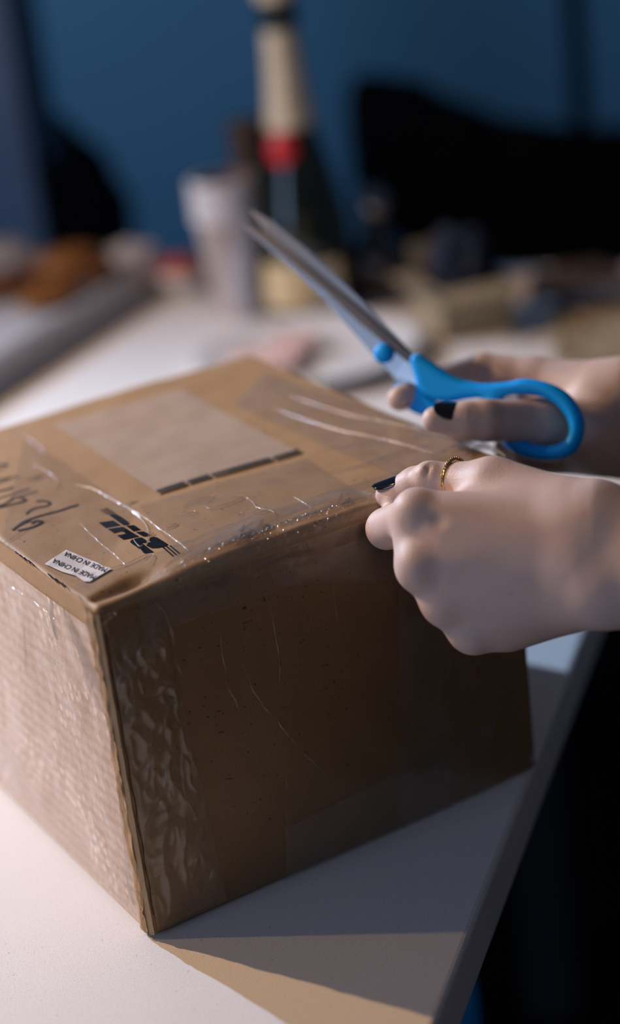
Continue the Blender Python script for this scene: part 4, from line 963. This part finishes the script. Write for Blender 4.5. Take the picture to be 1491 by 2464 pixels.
lathe('label', [(0.0439, 0.012), (0.0439, 0.016), (0.0439, 0.052), (0.0439, 0.054)], M_label, bottle, 28, fa_ - 1.15, fa_ + 0.75)
sd = np.array([math.cos(fa_ - 0.45), math.sin(fa_ - 0.45), 0])
V, Fc = [], []
for i in range(9):
    for k in range(24):
        a = 2 * math.pi * k / 24; r = 0.0150 * math.sin(math.pi / 2 * i / 8); hgt = 0.0035 * math.cos(math.pi / 2 * i / 8)
        z = 0.156 + r * math.sin(a); wx = r * math.cos(a); rad = 0.0262 - (z - 0.156) * 0.25
        ang = fa_ - 0.45 + wx / rad; V.append((math.cos(ang) * (rad + hgt), math.sin(ang) * (rad + hgt), z))
for i in range(8):
    for k in range(24): Fc.append((i * 24 + k, i * 24 + (k + 1) % 24, (i + 1) * 24 + (k + 1) % 24, (i + 1) * 24 + k))
mesh_obj('wax_seal', V, Fc, M_red, bottle)

# nested paper cups
M_cup, nt, b = mat_new('printed_white_paper')
v = mapping(nt); sp = node(nt, 'ShaderNodeSeparateXYZ'); nt.links.new(v, sp.inputs[0])
dg = math_n(nt, 'ADD', math_n(nt, 'MULTIPLY', sp.outputs[0], -26.0), math_n(nt, 'MULTIPLY', sp.outputs[2], 7.0))
nt.links.new(mixc(nt, ramp(nt, math_n(nt, 'ADD', dg, tex(nt, 'ShaderNodeTexNoise', v, 22, 2).outputs['Fac']), [(0.62, (0, 0, 0)), (1.0, (1, 1, 1))]), (0.74, 0.73, 0.80), (0.42, 0.35, 0.32)), b.inputs['Base Color']); b.inputs['Roughness'].default_value = 0.55
cp = np.array([0.053, 0.992, 0.0]); words = ['bottom', 'second from the bottom', 'second from the top', 'topmost']
for i in range(4):
    z0 = 0.0105 * i
    cup = tag(empty('paper_cup', (cp[0], cp[1], z0)), 'white paper cup beside the champagne bottle, %s of four nested cups' % words[i], 'cup', 'nested paper cups')
    lathe('cup_wall', [(0.0195, 0.0), (0.0202, 0.004), (0.0272, 0.092), (0.0274, 0.0945)] if i == 0 else [(0.0188, 0.004), (0.0193, 0.006), (0.0270, 0.094)], M_cup if i == 0 else M_white, cup)
    lathe('cup_rim', [(0.0268, 0.0925), (0.0298, 0.0930), (0.0310, 0.0955), (0.0298, 0.0980), (0.0268, 0.0980)], M_white, cup, 48)
    if i == 3: lathe('cup_lining', [(0.0, 0.091), (0.0262, 0.092), (0.0268, 0.0978)], M_coffee, cup)
    else: lathe('cup_lining', [(0.0, 0.006), (0.0178, 0.006), (0.0264, 0.0975)], M_white, cup)

# slender brown carton standing behind the cups
cq = np.array([0.086, 1.062, 0.0])
car = tag(empty('slender_carton', cq, 0.5), 'slender dark brown carton standing behind the paper cups', 'carton')
bevel_box('carton_body', (0.030, 0.040, 0.150), (0, 0, 0.075), M_darkbrown, car, 0.001)
bevel_box('carton_lid', (0.0315, 0.0415, 0.016), (0, 0, 0.157), M_darkbrown, car, 0.001)

# small bowl of orange-red sauce
sp_ = table_pt(442, 722); bowl = tag(empty('sauce_bowl', (sp_[0] , sp_[1] + 0.03, 0)), 'small white bowl of orange-red sauce left of the paper cups', 'bowl')
lathe('bowl_wall', [(0.0, 0.001), (0.015, 0.0), (0.017, 0.003), (0.024, 0.014), (0.0265, 0.024), (0.0255, 0.0242), (0.022, 0.014), (0.014, 0.008), (0.0, 0.007)], M_china, bowl)
lathe('sauce', [(0.0, 0.036), (0.010, 0.035), (0.019, 0.030), (0.0250, 0.022)], M_sauce, bowl)

# round plate with folded slices of ham, partly behind the parcel
pc = np.array([0.110, 0.818, 0.0])
plate = tag(empty('round_plate', pc), 'round white plate behind the parcel with a raised rim', 'plate')
lathe('plate_dish', [(0.0, 0.004), (0.055, 0.004), (0.066, 0.007), (0.092, 0.015), (0.097, 0.0165), (0.0985, 0.0158), (0.090, 0.011), (0.062, 0.001), (0.0, 0.0)], M_china, plate, 64)
for i, (dx, dy, a, words_) in enumerate([(-0.042, 0.012, 0.3, 'left-hand'), (-0.022, -0.016, 1.2, 'front'), (-0.008, 0.028, 2.1, 'rear')]):
    V, Fc = [], []; nu, nv = 22, 12
    for k in range(nu + 1):
        t = k / nu * 2 * math.pi
        for j in range(nv + 1):
            r = j / nv * 0.025 * (1 + 0.10 * math.sin(3 * t + i)); z = 0.0085 + 0.0024 * i + 0.0042 * j / nv * math.sin(5 * t + i) ** 2 + 0.0016 * math.sin(r * 500)
            V.append((r * math.cos(t), r * 0.8 * math.sin(t), z))
    for k in range(nu):
        for j in range(nv): a0 = k * (nv + 1) + j; Fc.append((a0, a0 + nv + 1, a0 + nv + 2, a0 + 1))
    o = mesh_obj('ham_slice', V, Fc, M_ham); o.location = (pc[0] + dx, pc[1] + dy, 0); o.rotation_euler = (0, 0, a)
    so = o.modifiers.new('thickness', 'SOLIDIFY'); so.thickness = 0.0016
    tag(o, 'pink ruffled slice of ham, %s one on the round plate' % words_, 'food', 'slices of ham on the plate')

# low white serving tray with pastries
ta, tb = table_pt(20, 930)[:2], table_pt(392, 696)[:2]; td = (tb - ta); tl = np.linalg.norm(td); td /= tl; tn = np.array([-td[1], td[0]])
t_len, t_wid, t_h = tl + 0.20, 0.26, 0.033
ctr = tb - td * t_len / 2 + tn * t_wid / 2
M_tray = plain('grey_white_board', (0.45, 0.44, 0.46), 0.6, noise_amt=0.04)
tray = tag(empty('serving_tray', (ctr[0], ctr[1], 0), math.atan2(td[1], td[0])), 'low thick-sided white tray at the left edge, holding pastries', 'tray')
bevel_box('tray_base', (t_len, t_wid, 0.022), (0, 0, 0.011), M_tray, tray, 0.002)
for sy in (-1, 1): bevel_box('tray_side', (t_len, 0.006, t_h), (0, sy * (t_wid / 2 - 0.0028), t_h / 2), M_tray, tray, 0.0015)
for sx in (-1, 1): bevel_box('tray_side', (0.006, t_wid - 0.013, t_h), (sx * (t_len / 2 - 0.0028), 0, t_h / 2), M_tray, tray, 0.0015)
def pastry(px, py, ln, wd, ht, rz, mat, label, curve=0.3):
    V, Fc = [], []; nu, nv = 40, 20; sd_ = px * 0.37
    for i in range(nu + 1):
        s = i / nu; x = (s - 0.5) * ln; prof = math.sin(math.pi * min(max(s, 0.002), 0.998)) ** 0.6
        ridge_ = 1 + 0.10 * abs(math.sin(s * math.pi * 6))
        for k in range(nv):
            a = 2 * math.pi * k / nv; r = prof * ridge_ * (1 + 0.10 * nz(s * 5, math.cos(a) * 2, sd_ + math.sin(a) * 2))
            V.append((x, wd / 2 * r * math.cos(a) + curve * (s - 0.5) ** 2 * ln * 1.2, max(0.0004, ht / 2 + ht / 2 * r * math.sin(a) * 0.95)))
    for i in range(nu):
        for k in range(nv): Fc.append((i * nv + k, (i + 1) * nv + k, (i + 1) * nv + (k + 1) % nv, i * nv + (k + 1) % nv))
    q = table_pt(px, py, 0.0225); o = mesh_obj('pastry', V, Fc, mat); o.location = (q[0], q[1], 0.0222); o.rotation_euler = (0, 0, rz)
    return tag(o, label, 'pastry', 'pastries on the tray')
pastry(175, 672, 0.088, 0.050, 0.032, 0.5, M_crust, 'tallest golden pastry, second from the right on the white tray', 0.5)
pastry(30, 712, 0.100, 0.040, 0.022, 0.3, M_crust2, 'dark brown pastry at the left edge of the picture')
pastry(132, 728, 0.085, 0.038, 0.020, 0.9, M_crust, 'golden pastry in front of the tallest one on the tray', 0.2)
pastry(246, 676, 0.056, 0.034, 0.018, 1.3, M_crust2, 'small dark brown pastry, rightmost of those on the tray', 0.2)
def crumple(name, px, py, z, r, hgt, mat, label, cat, seed, squash=(1, 1)):
    bm = bmesh.new(); bmesh.ops.create_icosphere(bm, subdivisions=4, radius=1.0)
    for vv in bm.verts:
        c_ = vv.co.copy(); n = 1 + 0.35 * (1 - 2 * abs(noise.noise(c_ * 1.6 + Vector((seed, 0, 0))))) * 0.6 + 0.16 * noise.noise(c_ * 4 + Vector((0, seed, 0)))
        wd_ = 1.0 if name != 'navy_cloth' else (1.0 + 0.45 * max(0.0, c_.z))
        vv.co = Vector((c_.x * r * n * wd_ * squash[0], c_.y * r * n * squash[1], max(0.0, (c_.z * 0.5 + 0.42)) * hgt * n))
    q = table_pt(px, py, z); o = from_bm(name, bm, mat); o.location = (q[0], q[1], z + 0.0005); return tag(o, label, cat)
crumple('paper_napkin', 322, 640, 0.022, 0.024, 0.022, M_white, 'crumpled white paper napkin at the right end of the tray', 'napkin', 3.1)
crumple('paper_napkin', 10, 640, 0.022, 0.030, 0.022, M_white, 'crumpled white paper napkin behind the dark pastry, at the left edge', 'napkin', 8.4)

# dark bottle right of the champagne, its steel ball added to mirror the lamps
jp = np.array([0.188, 1.005, 0.0])
jar = tag(empty('dark_glass_bottle', jp), 'squat dark glass bottle with a ball stopper added for its glint, right of the champagne', 'bottle')
lathe('glass_body', [(0.0, 0.0), (0.026, 0.0), (0.0295, 0.006), (0.0302, 0.026), (0.0296, 0.036), (0.0275, 0.044), (0.0235, 0.051), (0.0175, 0.056), (0.0120, 0.059), (0.0105, 0.063), (0.0105, 0.068), (0.0125, 0.069), (0.0125, 0.072), (0.0, 0.072)], M_smoke, jar)
lathe('amber_band', [(0.0300, 0.006), (0.0308, 0.008), (0.0310, 0.022), (0.0304, 0.024)], M_amber, jar)
bb = bmesh.new(); bmesh.ops.create_uvsphere(bb, u_segments=24, v_segments=14, radius=0.0165); bmesh.ops.translate(bb, vec=(0, 0, 0.086), verts=bb.verts)
from_bm('stopper', bb, plain('glint_ball_steel', (0.30, 0.30, 0.33), 0.14, 1.0, noise_amt=0.02), jar, True)

# small open kraft carton with a navy cloth in it
k0 = table_pt(1070, 828)[:2]; kang = math.atan2(*(table_pt(1245, 792)[:2] - k0)[::-1])
kw, kd, kh = 0.066, 0.070, 0.046
kr = np.array([math.cos(kang), math.sin(kang)]); kl = np.array([-kr[1], kr[0]])
kc = k0 + kr * kw / 2 + kl * kd / 2
kbox = tag(empty('open_carton', (kc[0], kc[1], 0), kang), 'small open beige carton with flaps, right of the dark bottle', 'carton')
bevel_box('carton_base', (kw, kd, 0.003), (0, 0, 0.0015), M_kraft, kbox, 0)
for s in (-1, 1):
    bevel_box('carton_side', (kw, 0.002, kh), (0, s * (kd / 2 - 0.001), kh / 2), M_kraft, kbox, 0.0004)
    bevel_box('carton_side', (0.002, kd - 0.004, kh), (s * (kw / 2 - 0.001), 0, kh / 2), M_kraft, kbox, 0.0004)
def flap(verts): 
    V = [Vector(v_) for v_ in verts]; n = (V[1] - V[0]).cross(V[3] - V[0]).normalized() * 0.0016
    mesh_obj('flap', V + [v_ + n for v_ in V], [(0, 1, 2, 3), (7, 6, 5, 4), (0, 4, 5, 1), (1, 5, 6, 2), (2, 6, 7, 3), (3, 7, 4, 0)], M_kraft, kbox, False)
flap([(-kw / 2, -kd / 2, kh), (kw / 2, -kd / 2, kh), (kw / 2 - 0.003, -kd / 2 - 0.020, kh - 0.006), (-kw / 2 + 0.003, -kd / 2 - 0.020, kh - 0.006)])
flap([(-kw / 2, kd / 2, kh), (-kw / 2, -kd / 2, kh), (-kw / 2 - 0.022, -kd / 2 + 0.003, kh + 0.004), (-kw / 2 - 0.022, kd / 2 - 0.003, kh + 0.004)])
flap([(kw / 2, kd / 2, kh), (-kw / 2, kd / 2, kh), (-kw / 2 + 0.002, kd / 2 + 0.006, kh + 0.026), (kw / 2 - 0.002, kd / 2 + 0.006, kh + 0.026)])
clo = crumple('navy_cloth', 1120, 700, 0.0, 0.0225, 0.078, M_navy, 'crumpled navy cloth stuffed in the open beige carton', 'cloth', 5.5, (1.0, 1.05))
clo.location = (kc[0], kc[1], 0.0036)
# crumpled kraft paper and a tissue sheet coloured dark as shade, at the right edge
def sheet(name, quad, mat, label, seed, amp):
    q = [table_pt(*p)[:2] for p in quad]; V, Fc = [], []; n = 26
    for i in range(n + 1):
        for j in range(n + 1):
            s, t = i / n, j / n; c_ = (1 - s) * (1 - t) * q[0] + s * (1 - t) * q[1] + s * t * q[2] + (1 - s) * t * q[3]
            V.append((c_[0], c_[1], 0.0012 + amp * (1 - abs(nz(c_[0] * 22, c_[1] * 22, seed))) ** 3 + 0.3 * amp * (1 + nz(c_[0] * 60, c_[1] * 60, seed))))
    for i in range(n):
        for j in range(n): a = i * (n + 1) + j; Fc.append((a, a + n + 1, a + n + 2, a + 1))
    o = mesh_obj(name, V, Fc, mat); so = o.modifiers.new('thickness', 'SOLIDIFY'); so.thickness = 0.0004; return tag(o, label, 'paper')
M_shadepaper = plain('shade_grey_tissue', (0.085, 0.075, 0.08), 0.8, noise_amt=0.1)  # shade of the far table corner put into the tissue colour
sheet('kraft_paper', [(1330, 900), (1620, 900), (1560, 755), (1330, 770)], M_kraft, 'rumpled tan wrapping paper lying behind the hands at the right edge', 4.0, 0.006)
sheet('shade_tissue', [(1270, 750), (1560, 745), (1480, 652), (1285, 668)], M_shadepaper, 'rumpled tissue paper coloured dark for the shade at the far right corner of the table', 9.0, 0.010)

# ------------------------------------------------------------------ behind the table
def soft_block(name, f, mat, parent): 
    Vb, Qb = f.mesh(3); return fast_mesh(name, Vb, Qb, mat, parent)
# black armchair: the high rounded back slopes down to the right
ac = at(1180, 330, 2.42)
arm = tag(empty('black_armchair', (ac[0], ac[1], FLOOR_Z)), 'large black armchair behind the table, at the right', 'chair')
zt = lambda px, py, d: float(at(px, py, d)[2] - FLOOR_Z)
L0 = lambda px, py, d: np.array([*(at(px, py, d)[:2] - ac[:2]), at(px, py, d)[2] - FLOOR_Z])
f = Field([-0.45, -0.5, 0.02], [0.75, 0.35, 1.05], 0.012)
for (x0, y0), (x1, y1) in [((882, 222), (985, 245)), ((985, 245), (1110, 305)), ((1110, 305), (1280, 352)), ((1280, 352), (1700, 352))]:
    a, bq = L0(x0, y0, 2.42), L0(x1, y1, 2.42); f.cone(a, bq, .028, .028, .02)
    for dz in (0.05, 0.10, 0.15, 0.20, 0.25, 0.30): f.cone(a - np.array([0, 0, dz]), bq - np.array([0, 0, dz]), .032, .032, .03)
soft_block('backrest', f, M_blackup, arm)
f = Field([-0.45, -0.6, 0.1], [0.75, 0.2, 0.6], 0.012); 
for dx in np.linspace(-0.02, 0.50, 6): f.cone((dx, -0.02, 0.40), (dx, -0.30, 0.40), .07, .07, .03)
soft_block('seat', f, M_blackup, arm)
for x, y in ((-0.03, -0.27), (0.5, -0.27), (-0.03, -0.02), (0.5, -0.02)): lathe('leg', [(0.0, 0.0), (0.016, 0.0), (0.022, 0.34), (0.0, 0.34)], M_leg, arm, 16, loc=(x, y, 0))
# black rounded chair at the left
lc = at(170, 430, 2.42)
lch = tag(empty('black_chair', (lc[0], lc[1], FLOOR_Z)), 'black chair with a rounded back, behind the tray of pastries', 'chair')
L1 = lambda px, py, d: np.array([*(at(px, py, d)[:2] - lc[:2]), at(px, py, d)[2] - FLOOR_Z])
f = Field([-0.35, -0.4, 0.02], [0.25, 0.30, 1.0], 0.010)
for (x0, y0), (x1, y1) in [((40, 290), (130, 320)), ((130, 320), (215, 395)), ((215, 395), (270, 490)), ((270, 490), (285, 640))]:
    a, bq = L1(x0, y0, 2.42), L1(x1, y1, 2.42); f.cone(a, bq, .022, .022, .02)
    for k in (0.04, 0.09, 0.14, 0.19):
        off = np.array([-k * 0.6, 0, -k]); f.cone(a + off, bq + off, .03, .03, .03)
soft_block('backrest', f, M_blackup, lch)
f = Field([-0.40, -0.5, 0.2], [0.25, 0.2, 0.6], 0.012)
for dx in np.linspace(-0.26, 0.02, 5): f.cone((dx, 0.0, 0.44), (dx, -0.27, 0.44), .035, .035, .02)
soft_block('seat', f, M_blackup, lch)
for x, y in ((-0.26, -0.25), (0.02, -0.25), (-0.26, 0.0), (0.02, 0.0)): lathe('leg', [(0.0, 0.0), (0.012, 0.0), (0.014, 0.43), (0.0, 0.43)], M_leg, lch, 14, loc=(x, y, 0))
# dark floor-lamp pole at the top right
lp = at(1388, 130, 2.60)
lamp = tag(empty('floor_lamp', (lp[0], lp[1], FLOOR_Z)), 'thin dark floor lamp pole against the blue wall, at the right', 'lamp')
lathe('lamp_base', [(0.0, 0.0), (0.13, 0.0), (0.13, 0.012), (0.03, 0.022), (0.0, 0.022)], M_blackup, lamp)
lathe('lamp_pole', [(0.0, 0.02), (0.0135, 0.02), (0.0135, 1.55), (0.0, 1.55)], M_blackup, lamp, 20)
lathe('lamp_shade', [(0.17, 1.46), (0.12, 1.72), (0.118, 1.72), (0.168, 1.46)], M_blackup, lamp, 40)
# blue stool seat seen below the table edge
M_bluefab = plain('bright_blue_vinyl', (0.004, 0.42, 1.0), 0.5, noise_amt=0.08)
sq = at(1160, 2440, 1.22); sr2 = 0.15
stool = tag(empty('blue_stool', (sq[0] - sr2 - 0.001, sq[1] + 0.02, FLOOR_Z)), 'bright blue round stool tucked under the table edge', 'stool')
zs = float(sq[2] - FLOOR_Z) + 0.03
lathe('stool_seat', [(0.0, zs), (sr2 - 0.02, zs), (sr2 - 0.005, zs - 0.008), (sr2, zs - 0.02), (sr2, zs - 0.075), (sr2 - 0.01, zs - 0.085), (0.0, zs - 0.085)], M_bluefab, stool, 64)
lathe('stool_post', [(0.0, 0.02), (0.025, 0.02), (0.025, zs - 0.085), (0.0, zs - 0.085)], M_leg, stool, 20)
lathe('stool_base', [(0.0, 0.0), (0.16, 0.0), (0.16, 0.01), (0.03, 0.025), (0.0, 0.025)], M_leg, stool, 40)
